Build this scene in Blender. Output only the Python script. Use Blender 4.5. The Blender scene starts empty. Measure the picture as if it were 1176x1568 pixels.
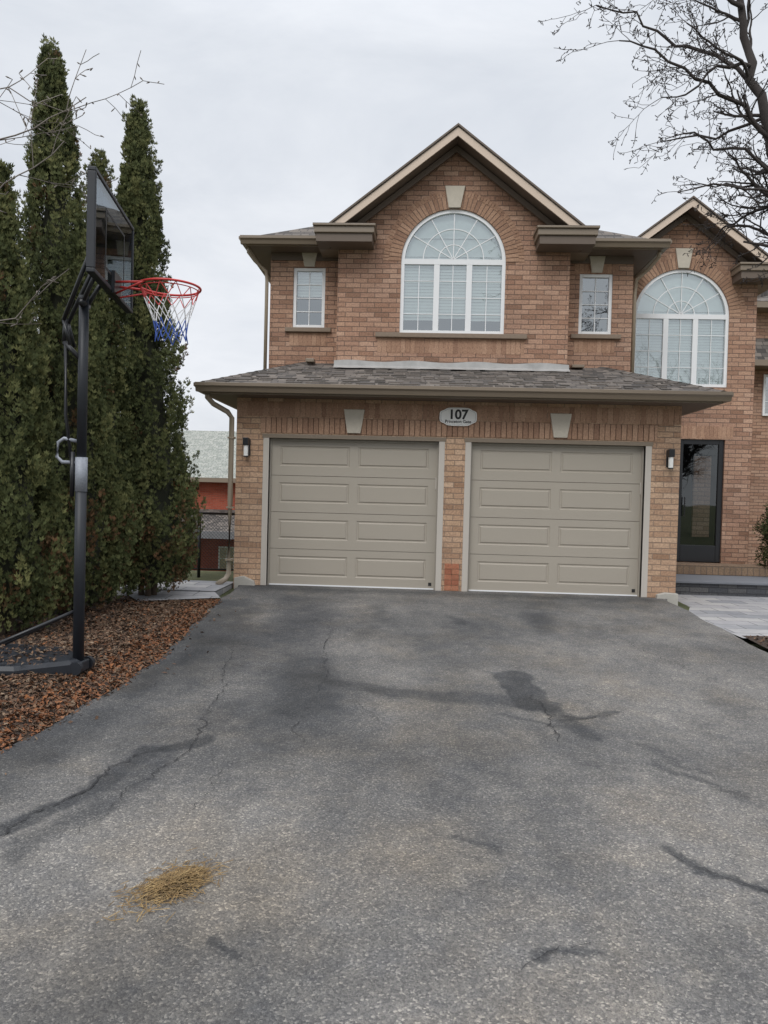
import bpy, math, random, numpy as np
from mathutils import Matrix, Vector
random.seed(7); rng=np.random.default_rng(7)
S=bpy.context.scene
COL=bpy.context.collection

# ------------------------------------------------------------------ materials
def new_mat(name):
    m=bpy.data.materials.new(name); m.use_nodes=True
    nt=m.node_tree; nt.nodes.clear()
    out=nt.nodes.new('ShaderNodeOutputMaterial'); b=nt.nodes.new('ShaderNodeBsdfPrincipled')
    nt.links.new(b.outputs[0],out.inputs[0])
    return m,nt,b
def ramp(nt,stops,interp='LINEAR'):
    r=nt.nodes.new('ShaderNodeValToRGB'); r.color_ramp.interpolation=interp
    e=r.color_ramp.elements
    while len(e)<len(stops): e.new(0.5)
    for i,(p,c) in enumerate(stops):
        e[i].position=p; e[i].color=(*c,1) if len(c)==3 else c
    return r
def mixc(nt,a,b,fac,mode='MIX'):
    m=nt.nodes.new('ShaderNodeMix'); m.data_type='RGBA'; m.blend_type=mode
    for sock,v in ((m.inputs[6],a),(m.inputs[7],b)):
        if isinstance(v,(tuple,list)): sock.default_value=(*v[:3],1)
        else: nt.links.new(v,sock)
    if isinstance(fac,(int,float)): m.inputs[0].default_value=fac
    else: nt.links.new(fac,m.inputs[0])
    return m.outputs[2]
def noise(nt,scale,detail=4,rough=.6,vec=None,dist=0):
    n=nt.nodes.new('ShaderNodeTexNoise'); n.inputs['Scale'].default_value=scale; n.inputs['Detail'].default_value=detail
    n.inputs['Roughness'].default_value=rough; n.inputs['Distortion'].default_value=dist
    if vec is not None: nt.links.new(vec,n.inputs['Vector'])
    return n
def mapping(nt,vec,scale):
    m=nt.nodes.new('ShaderNodeMapping'); m.inputs['Scale'].default_value=scale; nt.links.new(vec,m.inputs['Vector']); return m.outputs[0]
def geo_pos(nt):
    return nt.nodes.new('ShaderNodeNewGeometry').outputs['Position']
def bump(nt,b,h,strength=.5,dist=.01):
    n=nt.nodes.new('ShaderNodeBump'); n.inputs['Strength'].default_value=strength; n.inputs['Distance'].default_value=dist
    nt.links.new(h,n.inputs['Height']); nt.links.new(n.outputs[0],b.inputs['Normal'])
def math_(nt,op,a,b=None,clamp=False):
    m=nt.nodes.new('ShaderNodeMath'); m.operation=op; m.use_clamp=clamp
    for s,v in ((m.inputs[0],a),(m.inputs[1],b)):
        if v is None: continue
        if isinstance(v,(int,float)): s.default_value=v
        else: nt.links.new(v,s)
    return m.outputs[0]

def mat_plain(name,col,rough=.6,metal=0,var=.12,scale=3,bmp=0,bscale=80):
    m,nt,b=new_mat(name); p=geo_pos(nt)
    n=noise(nt,scale,5,.65,p)
    c=mixc(nt,tuple(x*(1-var) for x in col),tuple(min(1,x*(1+var)) for x in col),n.outputs[0])
    nt.links.new(c,b.inputs['Base Color']); b.inputs['Roughness'].default_value=rough; b.inputs['Metallic'].default_value=metal
    if bmp:
        n2=noise(nt,bscale,4,.6,p); bump(nt,b,n2.outputs[0],bmp,.004)
    return m

def mat_brick(name,tones,mortar,bw=.235,bh=.078,ms=.0055):
    m,nt,b=new_mat(name)
    uv=nt.nodes.new('ShaderNodeUVMap').outputs[0]
    wn=noise(nt,9,2,.5,uv)
    w=nt.nodes.new('ShaderNodeVectorMath'); w.operation='MULTIPLY_ADD'
    nt.links.new(wn.outputs[1],w.inputs[0]); w.inputs[1].default_value=(.008,.009,0); nt.links.new(uv,w.inputs[2])
    t=nt.nodes.new('ShaderNodeTexBrick'); nt.links.new(w.outputs[0],t.inputs['Vector'])
    t.offset=.5; t.inputs['Scale'].default_value=1; t.inputs['Brick Width'].default_value=bw; t.inputs['Row Height'].default_value=bh
    t.inputs['Mortar Size'].default_value=ms; t.inputs['Mortar Smooth'].default_value=.3
    t.inputs['Color1'].default_value=(0,0,0,1); t.inputs['Color2'].default_value=(1,1,1,1); t.inputs['Mortar'].default_value=(.5,.5,.5,1)
    k=len(tones); r=ramp(nt,[(i/(k-1),c) for i,c in enumerate(tones)]); nt.links.new(t.outputs[0],r.inputs[0])
    n1=noise(nt,38,5,.7,uv)
    r1=ramp(nt,[(.3,(.60,.58,.56)),(.72,(1.25,1.23,1.21))]); nt.links.new(n1.outputs[0],r1.inputs[0])
    c=mixc(nt,r.outputs[0],r1.outputs[0],1,'MULTIPLY')
    n2=noise(nt,.9,4,.6,uv); r2=ramp(nt,[(.3,(.82,.83,.85)),(.7,(1.1,1.09,1.07))]); nt.links.new(n2.outputs[0],r2.inputs[0])
    c=mixc(nt,c,r2.outputs[0],1,'MULTIPLY')
    c=mixc(nt,c,mortar,math_(nt,'MULTIPLY',t.outputs['Fac'],.9))
    nt.links.new(c,b.inputs['Base Color']); b.inputs['Roughness'].default_value=.9
    h=math_(nt,'SUBTRACT',math_(nt,'MULTIPLY',n1.outputs[0],.45),t.outputs['Fac'])
    bump(nt,b,h,1.0,.016)
    return m
def mat_island(name,tones,rough=.9):
    m,nt,b=new_mat(name); g=nt.nodes.new('ShaderNodeNewGeometry')
    k=len(tones); r=ramp(nt,[(i/(k-1),c) for i,c in enumerate(tones)]); nt.links.new(g.outputs['Random Per Island'],r.inputs[0])
    n1=noise(nt,45,5,.7,g.outputs['Position']); r1=ramp(nt,[(.3,(.65,.63,.6)),(.72,(1.2,1.2,1.18))]); nt.links.new(n1.outputs[0],r1.inputs[0])
    c=mixc(nt,r.outputs[0],r1.outputs[0],1,'MULTIPLY'); nt.links.new(c,b.inputs['Base Color']); b.inputs['Roughness'].default_value=rough
    bump(nt,b,n1.outputs[0],.5,.006)
    return m

T_UP=[(.28,.160,.108),(.44,.268,.188),(.49,.310,.220),(.37,.213,.145),(.54,.355,.26),(.45,.272,.192),(.34,.195,.135)]
T_LOW=[(.36,.22,.14),(.56,.385,.26),(.48,.31,.205),(.62,.44,.31),(.44,.275,.18),(.58,.40,.275)]
M_BRICK=mat_brick("brick_upper",T_UP,(.16,.115,.09))
M_BRICKL=mat_brick("brick_lower",T_LOW,(.25,.185,.14))
M_BRICKR=mat_brick("brick_red",[(.40,.09,.05),(.46,.12,.07),(.36,.08,.045)],(.35,.18,.14))
M_SOLD=mat_island("soldier_brick",[(.30,.175,.12),(.41,.25,.17),(.47,.30,.21),(.36,.215,.145)])
M_PATCHB=mat_island("replaced_brick",[(.40,.15,.085),(.45,.20,.12),(.33,.12,.07)])
M_MORTAR=mat_plain("mortar",(.17,.12,.095),.95)
M_FASCIA=mat_plain("fascia_metal",(.22,.175,.13),.42,0,.08,2)
M_SOFFIT=mat_plain("soffit_brown",(.13,.098,.075),.6)
M_RAKE=mat_plain("rake_board",(.62,.50,.40),.5,0,.06)
M_STONE=mat_plain("precast_stone",(.54,.49,.41),.9,0,.15,14,.4)
M_SILL=mat_plain("sill_stone",(.24,.185,.14),.9,0,.2,20,.4)
M_WHITE=mat_plain("white_vinyl",(.80,.81,.82),.35,0,.02)
M_BLIND=mat_plain("blind_slats",(.78,.80,.79),.6,0,.03)
M_ROOM=mat_plain("room_dark",(.04,.042,.048),.9)
M_DOOR=mat_plain("garage_door_paint",(.385,.346,.290),.42,0,.035,1.4,.12,160)
M_TRIM=mat_plain("door_jamb_trim",(.50,.46,.41),.45,0,.04)
M_BLACK=mat_plain("black_metal",(.014,.015,.018),.35,0,.2)
M_BLACKP=mat_plain("black_plastic",(.014,.017,.023),.5,0,.3,8)
M_CONC=mat_plain("concrete",(.42,.40,.36),.9,0,.18,9,.5)
M_RED=mat_plain("rim_red",(.55,.04,.035),.4)
M_NETW=mat_plain("net_white",(.75,.75,.76),.8); M_NETB=mat_plain("net_blue",(.06,.12,.42),.8); M_NETR=mat_plain("net_red",(.6,.08,.08),.8)
M_FLASH=mat_plain("metal_flashing",(.40,.395,.385),.45,.25,.4,4,.5,14)
M_SIGN=mat_plain("sign_white",(.85,.84,.81),.4,0,.02)
M_INK=mat_plain("sign_ink",(.02,.02,.02),.6)
M_LABEL=mat_plain("label_grey",(.26,.28,.32),.5,0,.5,60)
M_LAMP=mat_plain("frosted_glass",(.82,.82,.80),.3,0,.02)

def mat_glass(name,refl=.28,tint=(1,1,1)):
    m=bpy.data.materials.new(name); m.use_nodes=True; nt=m.node_tree; nt.nodes.clear()
    out=nt.nodes.new('ShaderNodeOutputMaterial'); t=nt.nodes.new('ShaderNodeBsdfTransparent'); g=nt.nodes.new('ShaderNodeBsdfGlossy')
    t.inputs[0].default_value=(*tint,1); g.inputs['Roughness'].default_value=.015; g.inputs['Color'].default_value=(.93,.98,1,1)
    mx=nt.nodes.new('ShaderNodeMixShader'); lw=nt.nodes.new('ShaderNodeLayerWeight'); lw.inputs[0].default_value=.25
    f=math_(nt,'ADD',math_(nt,'MULTIPLY',lw.outputs['Fresnel'],.8),refl,True)
    nz=noise(nt,1.3,2,.5,geo_pos(nt)); bp=nt.nodes.new('ShaderNodeBump'); bp.inputs['Strength'].default_value=.08; bp.inputs['Distance'].default_value=.02
    nt.links.new(nz.outputs[0],bp.inputs['Height']); nt.links.new(bp.outputs[0],g.inputs['Normal'])
    nt.links.new(f,mx.inputs[0]); nt.links.new(t.outputs[0],mx.inputs[1]); nt.links.new(g.outputs[0],mx.inputs[2]); nt.links.new(mx.outputs[0],out.inputs[0])
    return m
M_GLASS=mat_glass("window_glass",.30,(.88,.95,.94)); M_GLASSD=mat_glass("door_glass",.08,(.5,.52,.55)); M_ACRYL=mat_glass("acrylic_board",.06,(.50,.54,.60))

def mat_shingle():
    m,nt,b=new_mat("asphalt_shingles"); uv=nt.nodes.new('ShaderNodeUVMap').outputs[0]
    wn=noise(nt,6,3,.6,uv); w=nt.nodes.new('ShaderNodeVectorMath'); w.operation='MULTIPLY_ADD'
    nt.links.new(wn.outputs[1],w.inputs[0]); w.inputs[1].default_value=(.05,.018,0); nt.links.new(uv,w.inputs[2])
    t=nt.nodes.new('ShaderNodeTexBrick'); nt.links.new(w.outputs[0],t.inputs['Vector']); t.offset=.37; t.offset_frequency=2; t.squash=.7; t.squash_frequency=3
    t.inputs['Scale'].default_value=1; t.inputs['Brick Width'].default_value=.21; t.inputs['Row Height'].default_value=.14; t.inputs['Mortar Size'].default_value=.006
    t.inputs['Color1'].default_value=(0,0,0,1); t.inputs['Color2'].default_value=(1,1,1,1); t.inputs['Mortar'].default_value=(.1,.1,.1,1)
    r=ramp(nt,[(0,(.05,.045,.042)),(.35,(.11,.098,.09)),(.7,(.19,.165,.145)),(1,(.085,.075,.07))]); nt.links.new(t.outputs[0],r.inputs[0])
    n=noise(nt,160,4,.7,uv); r1=ramp(nt,[(.3,(.7,.7,.7)),(.7,(1.3,1.28,1.25))]); nt.links.new(n.outputs[0],r1.inputs[0])
    c=mixc(nt,r.outputs[0],r1.outputs[0],1,'MULTIPLY'); c=mixc(nt,c,(.03,.03,.03),math_(nt,'MULTIPLY',t.outputs['Fac'],.8))
    nt.links.new(c,b.inputs['Base Color']); b.inputs['Roughness'].default_value=.95
    bump(nt,b,math_(nt,'SUBTRACT',t.outputs[0],t.outputs['Fac']),.8,.012); return m
M_SHING=mat_shingle()

# ------------------------------------------------------------------ mesh helpers
def link(o,parent=None):
    COL.objects.link(o)
    if parent: o.parent=parent
    return o
def empty(name,loc=(0,0,0)):
    e=bpy.data.objects.new(name,None); e.empty_display_size=.3; COL.objects.link(e); return e
def uvmap(me):
    uv=me.uv_layers.new(name="UVMap"); Z=Vector((0,0,1))
    for p in me.polygons:
        n=p.normal
        if abs(n.z)>.98: u=Vector((1,0,0)); v=Vector((0,1,0))
        else:
            u=Z.cross(n).normalized(); v=n.cross(u)
        for li in p.loop_indices:
            c=me.vertices[me.loops[li].vertex_index].co; uv.data[li].uv=(c.dot(u),c.dot(v))
class B:
    def __init__(s): s.v=[]; s.f=[]
    def poly(s,pts):
        i=len(s.v); s.v+= [tuple(p) for p in pts]; s.f.append(list(range(i,i+len(pts)))); return s
    def box(s,x0,x1,y0,y1,z0,z1):
        i=len(s.v)
        s.v+=[(x0,y0,z0),(x1,y0,z0),(x1,y1,z0),(x0,y1,z0),(x0,y0,z1),(x1,y0,z1),(x1,y1,z1),(x0,y1,z1)]
        s.f+=[[i+a for a in q] for q in ((3,2,1,0),(4,5,6,7),(0,1,5,4),(1,2,6,5),(2,3,7,6),(3,0,4,7))]; return s
    def prism(s,pts,y0,y1):
        n=len(pts); i=len(s.v)
        s.v+=[(x,y0,z) for x,z in pts]+[(x,y1,z) for x,z in pts]
        s.f.append([i+k for k in range(n)]); s.f.append([i+n+k for k in reversed(range(n))])
        for k in range(n):
            a=k; b=(k+1)%n; s.f.append([i+b,i+a,i+n+a,i+n+b])
        return s
    def tube(s,pts,r,n=8,cap=True,r2=None):
        pts=[Vector(p) for p in pts]; i0=len(s.v); m=len(pts)
        for k,p in enumerate(pts):
            d=(pts[min(k+1,m-1)]-pts[max(k-1,0)]).normalized()
            a=d.cross(Vector((0,0,1)))
            if a.length<.05: a=d.cross(Vector((0,1,0)))
            a.normalize(); b=d.cross(a)
            rr=r if r2 is None else r+(r2-r)*k/(m-1)
            for j in range(n):
                t=2*math.pi*j/n; s.v.append(tuple(p+(a*math.cos(t)+b*math.sin(t))*rr))
        for k in range(m-1):
            for j in range(n):
                q=i0+k*n; s.f.append([q+j,q+(j+1)%n,q+n+(j+1)%n,q+n+j])
        if cap:
            s.f.append([i0+j for j in reversed(range(n))]); s.f.append([i0+(m-1)*n+j for j in range(n)])
        return s
    def out(s,name,mat,parent=None,bevel=0,smooth=False,uv=True):
        me=bpy.data.meshes.new(name); me.from_pydata(s.v,[],s.f); me.materials.append(mat); me.update()
        if uv: uvmap(me)
        if smooth:
            for p in me.polygons: p.use_smooth=True
        o=bpy.data.objects.new(name,me); link(o,parent)
        if bevel:
            md=o.modifiers.new("bevel",'BEVEL'); md.width=bevel; md.segments=2; md.limit_method='ANGLE'
        return o
def np_mesh(name,v,f,mats,parent=None,midx=None,col=None,smooth=False):
    v=np.asarray(v,dtype=np.float32); f=np.asarray(f,dtype=np.int32); k=f.shape[1]
    me=bpy.data.meshes.new(name); me.vertices.add(len(v)); me.vertices.foreach_set('co',v.ravel())
    me.loops.add(f.size); me.loops.foreach_set('vertex_index',f.ravel())
    me.polygons.add(len(f)); me.polygons.foreach_set('loop_start',np.arange(0,f.size,k,dtype=np.int32))
    if midx is not None: me.polygons.foreach_set('material_index',np.asarray(midx,dtype=np.int32))
    for m in mats: me.materials.append(m)
    if col is not None:
        a=me.attributes.new("tone",'FLOAT','POINT'); a.data.foreach_set('value',np.asarray(col,dtype=np.float32))
    me.update(); me.validate()
    if smooth: me.polygons.foreach_set('use_smooth',np.ones(len(f),dtype=bool))
    o=bpy.data.objects.new(name,me); link(o,parent); return o

def arch_z(x,cx,r,zs):
    d=r*r-(x-cx)**2
    return zs+math.sqrt(max(0,d))
def wall_cols(b,y,xs,zb,zt,opens,reveal=.10):
    xs=sorted(set(round(x,5) for x in xs))
    for a,c in zip(xs[:-1],xs[1:]):
        mid=(a+c)/2
        here=sorted([o for o in opens if o[0]-1e-6<=mid<=o[1]+1e-6],key=lambda o:o[2](mid))
        lo=(zb(a),zb(c))
        for o in here:
            hi=(o[2](a),o[2](c)); b.poly([(a,y,lo[0]),(c,y,lo[1]),(c,y,hi[1]),(a,y,hi[0])])
            lo=(o[3](a),o[3](c))
            b.poly([(a,y,lo[0]),(c,y,lo[1]),(c,y+reveal,lo[1]),(a,y+reveal,lo[0])])
            b.poly([(a,y+reveal,hi[0]),(c,y+reveal,hi[1]),(c,y,hi[1]),(a,y,hi[0])])
        b.poly([(a,y,lo[0]),(c,y,lo[1]),(c,y,zt(c)),(a,y,zt(a))])
    for o in opens:
        xa,xb=o[0],o[1]
        b.poly([(xa,y,o[2](xa)),(xa,y+reveal,o[2](xa)),(xa,y+reveal,o[3](xa)),(xa,y,o[3](xa))])
        b.poly([(xb,y+reveal,o[2](xb)),(xb,y,o[2](xb)),(xb,y,o[3](xb)),(xb,y+reveal,o[3](xb))])
def cosx(cx,r,n=28): return [cx-r*math.cos(math.pi*i/n) for i in range(n+1)]

def arch_bricks(name,parent,cx,zs,r0,r1,y,n,mat):
    b=B(); bm=B(); skip=math.radians(5)
    for i in range(n):
        a0=math.pi*i/n+.006; a1=math.pi*(i+1)/n-.006
        if abs((a0+a1)/2-math.pi/2)<skip: continue
        rs=r0+random.uniform(-.002,.002); re=r1+random.uniform(-.004,.004); yy=y+random.uniform(-.003,.002)
        p=[(cx+rs*math.cos(a0),zs+rs*math.sin(a0)),(cx+re*math.cos(a0),zs+re*math.sin(a0)),(cx+re*math.cos(a1),zs+re*math.sin(a1)),(cx+rs*math.cos(a1),zs+rs*math.sin(a1))]
        b.prism(p,yy,y+.02)
    m=32
    for i in range(m):
        a0=math.pi*i/m; a1=math.pi*(i+1)/m
        bm.poly([(cx+r0*math.cos(a0),y+.006,zs+r0*math.sin(a0)),(cx+r1*math.cos(a0),y+.006,zs+r1*math.sin(a0)),(cx+r1*math.cos(a1),y+.006,zs+r1*math.sin(a1)),(cx+r0*math.cos(a1),y+.006,zs+r0*math.sin(a1))])
    b.out(name,mat,parent); bm.out(name+"_mortar",M_MORTAR,parent)
def soldier(name,parent,x0,x1,z0,z1,y,w=.0765,mat=None):
    b=B(); bm=B(); x=x0
    while x<x1-.02:
        xe=min(x+w,x1)
        b.box(x+.004,xe-.004,y+random.uniform(-.002,.003),y+.012,z0+.003+random.uniform(0,.003),z1-.003-random.uniform(0,.003))
        x=xe
    bm.box(x0,x1,y+.006,y+.02,z0,z1)
    b.out(name,mat or M_SOLD,parent); bm.out(name+"_mortar",M_MORTAR,parent)
def keystone(name,parent,cx,z0,z1,w0,w1,y,t=.04):
    b=B(); b.prism([(cx-w0/2,z0),(cx+w0/2,z0),(cx+w1/2,z1),(cx-w1/2,z1)],y-t,y+.02); return b.out(name,M_STONE,parent,.006)

# ------------------------------------------------------------------ windows
def blinds(b,x0,x1,z0,z1,y,pitch=.05):
    z=z0
    while z<z1:
        b.poly([(x0,y-.008,z),(x1,y-.008,z),(x1,y+.006,z+pitch*1.02),(x0,y+.006,z+pitch*1.02)]); z+=pitch
def rect_window(name,parent,x0,x1,z0,z1,y,cols=2,rows=4,blind=0.6):
    e=empty(name); e.parent=parent
    b=B(); fw=.055; yf=y+.02
    b.box(x0,x0+fw,yf,yf+.07,z0,z1).box(x1-fw,x1,yf,yf+.07,z0,z1).box(x0+fw,x1-fw,yf,yf+.07,z0,z0+fw).box(x0+fw,x1-fw,yf,yf+.07,z1-fw,z1)
    b.out("window_frame",M_WHITE,e,.006)
    g=B(); g.poly([(x0+fw,yf+.035,z0+fw),(x1-fw,yf+.035,z0+fw),(x1-fw,yf+.035,z1-fw),(x0+fw,yf+.035,z1-fw)]); g.out("glass_pane",M_GLASS,e)
    mb=B(); ix0,ix1,iz0,iz1=x0+fw,x1-fw,z0+fw,z1-fw
    for i in range(1,cols): x=ix0+(ix1-ix0)*i/cols; mb.box(x-.007,x+.007,yf+.020,yf+.028,iz0,iz1)
    for i in range(1,rows): z=iz0+(iz1-iz0)*i/rows; mb.box(ix0,ix1,yf+.018,yf+.029,z-.007,z+.007)
    mb.out("window_muntins",M_WHITE,e)
    r=B(); r.box(x0,x1,y+.1,y+.9,z0,z1); r.f.pop(2); r.out("room_interior",M_ROOM,e)
    if blind>0:
        q=B(); blinds(q,ix0,ix1,z1-(z1-z0)*blind,iz1,yf+.12); q.out("window_blinds",M_BLIND,e)
def arch_window(name,parent,x0,x1,z0,zs,y,zm,gapz):
    e=empty(name); e.parent=parent
    cx=(x0+x1)/2; r=(x1-x0)/2; fw=.055; yf=y+.02; b=B()
    b.box(x0,x0+fw,yf,yf+.07,z0,zs).box(x1-fw,x1,yf,yf+.07,z0,zs).box(x0+fw,x1-fw,yf,yf+.07,z0,z0+fw)
    b.box(x0+fw,x1-fw,yf+.002,yf+.068,zm-.04,zm+.045)
    n=32
    for i in range(n):
        a0=math.pi*i/n;a1=math.pi*(i+1)/n; q=r-fw
        b.prism([(cx+q*math.cos(a0),zs+q*math.sin(a0)),(cx+r*math.cos(a0),zs+r*math.sin(a0)),(cx+r*math.cos(a1),zs+r*math.sin(a1)),(cx+q*math.cos(a1),zs+q*math.sin(a1))],yf,yf+.07)
    ix0,ix1=x0+fw,x1-fw; W3=(ix1-ix0)
    xm=[ix0+W3/3,ix0+2*W3/3]
    for x in xm: b.box(x-.045,x+.045,yf+.004,yf+.066,z0+fw,zm-.04)
    edges=[ix0]+[xm[0]-.045,xm[0]+.045,xm[1]-.045,xm[1]+.045]+[ix1]
    b.out("window_frame",M_WHITE,e)
    g=B(); yg=yf+.035
    g.poly([(ix0,yg,z0+fw),(ix1,yg,z0+fw),(ix1,yg,zm),(ix0,yg,zm)])
    pts=[(ix0,yg,zm),(ix1,yg,zm)]+[(cx+(r-fw)*math.cos(math.pi*i/n),yg,zs+(r-fw)*math.sin(math.pi*i/n)) for i in range(n+1)]
    g.poly(pts); g.out("glass_pane",M_GLASS,e)
    mb=B(); ym=yf+.018
    for k in range(3):
        a,c=edges[2*k],edges[2*k+1]
        mb.box((a+c)/2-.006,(a+c)/2+.006,ym,ym+.008,z0+fw,zm-.04)
        for i in range(1,4):
            z=z0+fw+(zm-.04-z0-fw)*i/4; mb.box(a,c,ym-.002,ym+.009,z-.006,z+.006)
    zc=zm+.045
    rad=r-fw
    def seg(a,rs,re):
        dx,dz=math.cos(a),math.sin(a); nx,nz=-dz*.007,dx*.007
        p=[(cx+dx*rs+nx,zc+dz*rs+nz),(cx+dx*rs-nx,zc+dz*rs-nz),(cx+dx*re-nx,zc+dz*re-nz),(cx+dx*re+nx,zc+dz*re+nz)]
        mb.prism(p[::1],ym,ym+.008)
    for deg in (30,60,90,120,150): seg(math.radians(deg),.0,rad*.96)
    for rr in (.30,.62):
        for i in range(24):
            a0=math.pi*i/24;a1=math.pi*(i+1)/24; q0=rad*rr-.007;q1=rad*rr+.007
            mb.prism([(cx+q0*math.cos(a0),zc+q0*math.sin(a0)),(cx+q1*math.cos(a0),zc+q1*math.sin(a0)),(cx+q1*math.cos(a1),zc+q1*math.sin(a1)),(cx+q0*math.cos(a1),zc+q0*math.sin(a1))],ym-.001,ym+.009)
    mb.out("window_muntins",M_WHITE,e)
    q=B()
    for k in range(3): blinds(q,edges[2*k],edges[2*k+1],gapz+.03*(k%2),zm,yf+.085)
    q.out("window_blinds",M_BLIND,e)
    s=B(); yb=yf+.095
    s.poly([(ix0,yb,zm)]+[(ix1,yb,zm)]+[(cx+(r-fw)*math.cos(math.pi*i/n),yb,zs+(r-fw)*math.sin(math.pi*i/n)) for i in range(n+1)]); s.out("arch_shade",M_BLIND,e)
    rm=B(); rm.box(x0,x1,y+.1,y+1.0,z0,zs+.1); rm.f.pop(2); rm.out("room_interior",M_ROOM,e)

def gutter(b,pts,h=.12,d=.11):
    for (p,q,n) in pts:
        p=Vector(p);q=Vector(q);n=Vector(n)
        prof=[(0,0),(.0,-h),(d*.55,-h),(d*.75,-h*.55),(d,-h*.35),(d,0),(d*.85,0.004),(d*.85,-.02)]
        i=len(b.v)
        for P in (p,q):
            for (o,z) in prof: b.v.append(tuple(P+n*o+Vector((0,0,z))))
        k=len(prof)
        for j in range(k-1): b.f.append([i+j,i+j+1,i+k+j+1,i+k+j])
        b.f.append([i+j for j in range(k)]); b.f.append([i+k+j for j in reversed(range(k))])

# ================================================================== HOUSE
house=empty("brick_house")
b=B()
c0=lambda v:(lambda x:v)
wall_cols(b,0,[-3.15,-2.67,-.23,.23,2.67,3.15],c0(-.1),c0(2.72),[(-2.67,-.23,c0(-.1),c0(2.13)),(.23,2.67,c0(-.1),c0(2.13))],.16)
b.poly([(-3.15,3.2,-.1),(-3.15,0,-.1),(-3.15,0,2.74),(-3.15,3.2,2.74)])
b.poly([(3.15,0,-.1),(3.15,3.2,-.1),(3.15,3.2,2.74),(3.15,0,2.74)])
b.out("garage_walls",M_BRICKL,house)
soldier("garage_soldier_lower",house,-2.80,2.83,2.20,2.43,-.006)
soldier("garage_soldier_upper",house,-3.15,3.15,2.435,2.66,-.004)
for cx in (-1.45,1.475): keystone("garage_keystone",house,cx,2.22,2.56,.19,.30,0,.035)
b=B()
for r in range(5):
    for c in range(2):
        b.box(-.105+c*.105+ .004,-.105+(c+1)*.105-.004+.002,-.012,.0,.01+r*.078,.01+(r+1)*.078-.008)
b.out("pier_repair_bricks",M_PATCHB,house)
b=B(); b.prism([(-3.13,-.12),(-2.80,-.12),(-2.84,.06),(-3.0,.13),(-3.13,.10)],-.06,.02).prism([(2.86,-.14),(3.17,-.14),(3.17,.07),(3.0,.08),(2.88,.05)],-.07,.02)
b.out("wall_footings",M_CONC,house,.01)
def garage_door(x0,x1):
    e=empty("garage_door"); e.parent=house
    y=.10; W_=x1-x0; H_=2.13; sh=H_/4; bd=B()
    for r in range(4):
        z0=r*sh+.003; z1=(r+1)*sh-.003
        xs=[x0,x0+.14,x0+.14+(W_-.40)/2,x1-.14-(W_-.40)/2,x1-.14,x1]; zs=[z0,z0+.135,z1-.10,z1]
        for i in range(5):
            for j in range(3):
                if j==1 and i in (1,3):
                    R=lambda k,yy:[(xs[i]+k,yy,zs[j]+k),(xs[i+1]-k,yy,zs[j]+k),(xs[i+1]-k,yy,zs[j+1]-k),(xs[i]+k,yy,zs[j+1]-k)]
                    ring=[R(0,y),R(.012,y+.010),R(.026,y+.010),R(.040,y-.001)]
                    for a,c in zip(ring[:-1],ring[1:]):
                        for t in range(4): bd.poly([a[t],a[(t+1)%4],c[(t+1)%4],c[t]])
                    bd.poly(ring[-1])
                else: bd.poly([(xs[i],y,zs[j]),(xs[i+1],y,zs[j]),(xs[i+1],y,zs[j+1]),(xs[i],y,zs[j+1])])
        bd.poly([(x0,y,z1),(x1,y,z1),(x1,y+.04,z1),(x0,y+.04,z1)]); bd.poly([(x0,y+.04,z0),(x1,y+.04,z0),(x1,y,z0),(x0,y,z0)])
    bd.out("door_panels",M_DOOR,e)
    k=B(); k.box(x0,x1,y+.045,y+.06,0,H_); k.out("door_backing",M_SOFFIT,e)
    k=B(); k.box(x0-.085,x0,-.012,.10,0,2.13).box(x1,x1+.085,-.012,.10,0,2.13); k.out("door_jambs",M_TRIM,e,.004)
    k=B(); k.box(x0,x0+.022,.07,.098,0,2.13).box(x1-.022,x1,.07,.098,0,2.13).box(x0+.022,x1-.022,.07,.098,2.10,2.13); k.out("weather_strip",M_DOOR,e)
    k=B(); k.box(x0-.10,x1+.10,-.016,.10,2.13,2.19); k.out("door_header",M_FASCIA,e,.004)
    k=B(); k.box(x0,x1,y-.006,y+.03,-.02,.018); k.out("bottom_seal",M_WHITE,e)
    k=B(); k.box(x1-.10,x1-.055,y-.008,y+.0,.055,.10); k.out("door_badge",M_INK,e)
    k=B(); k.box(x1-.035,x1-.02,y-.02,y-.002,1.45,1.62); k.out("door_bracket",M_TRIM,e)
garage_door(-2.67,-.23); garage_door(.23,2.67)
e0,e1=-3.54,3.56; ye=-.40; ze=2.84; zt=3.54
r=B()
r.poly([(e0,ye,ze),(e1,ye,ze),(2.45,1.9,zt),(-2.45,1.9,zt)])
r.poly([(e0,1.9,ze),(e0,ye,ze),(-2.45,1.9,zt)]); r.poly([(e1,ye,ze),(e1,1.9,ze),(2.45,1.9,zt)])
r.poly([(e0,1.9,ze-.02),(-2.45,1.9,zt),(2.45,1.9,zt),(e1,1.9,ze-.02)][::-1])
r.out("garage_roof",M_SHING,house)
tb=B(); slp=(zt-ze)/(1.9-ye); nrow=14
for i in range(nrow):
    y0=ye+.0+i*(1.9-ye)/nrow; f=i/nrow; xa=e0+(-2.45-e0)*f+.06; xb=e1+(2.45-e1)*f-.06; x=xa
    while x<xb:
        wd=random.uniform(.10,.26); x2=min(xb,x+wd)
        if random.random()<.62:
            y1=y0+.13; z_=lambda yy:ze+(yy-ye)*slp
            if not (y0>1.25): tb.poly([(x,y0,z_(y0)+.016),(x2,y0,z_(y0)+.016),(x2,y1,z_(y1)+.004),(x,y1,z_(y1)+.004)]); tb.poly([(x,y0,z_(y0)+.001),(x2,y0,z_(y0)+.001),(x2,y0,z_(y0)+.016),(x,y0,z_(y0)+.016)])
        x=x2+random.uniform(0,.08)
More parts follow.
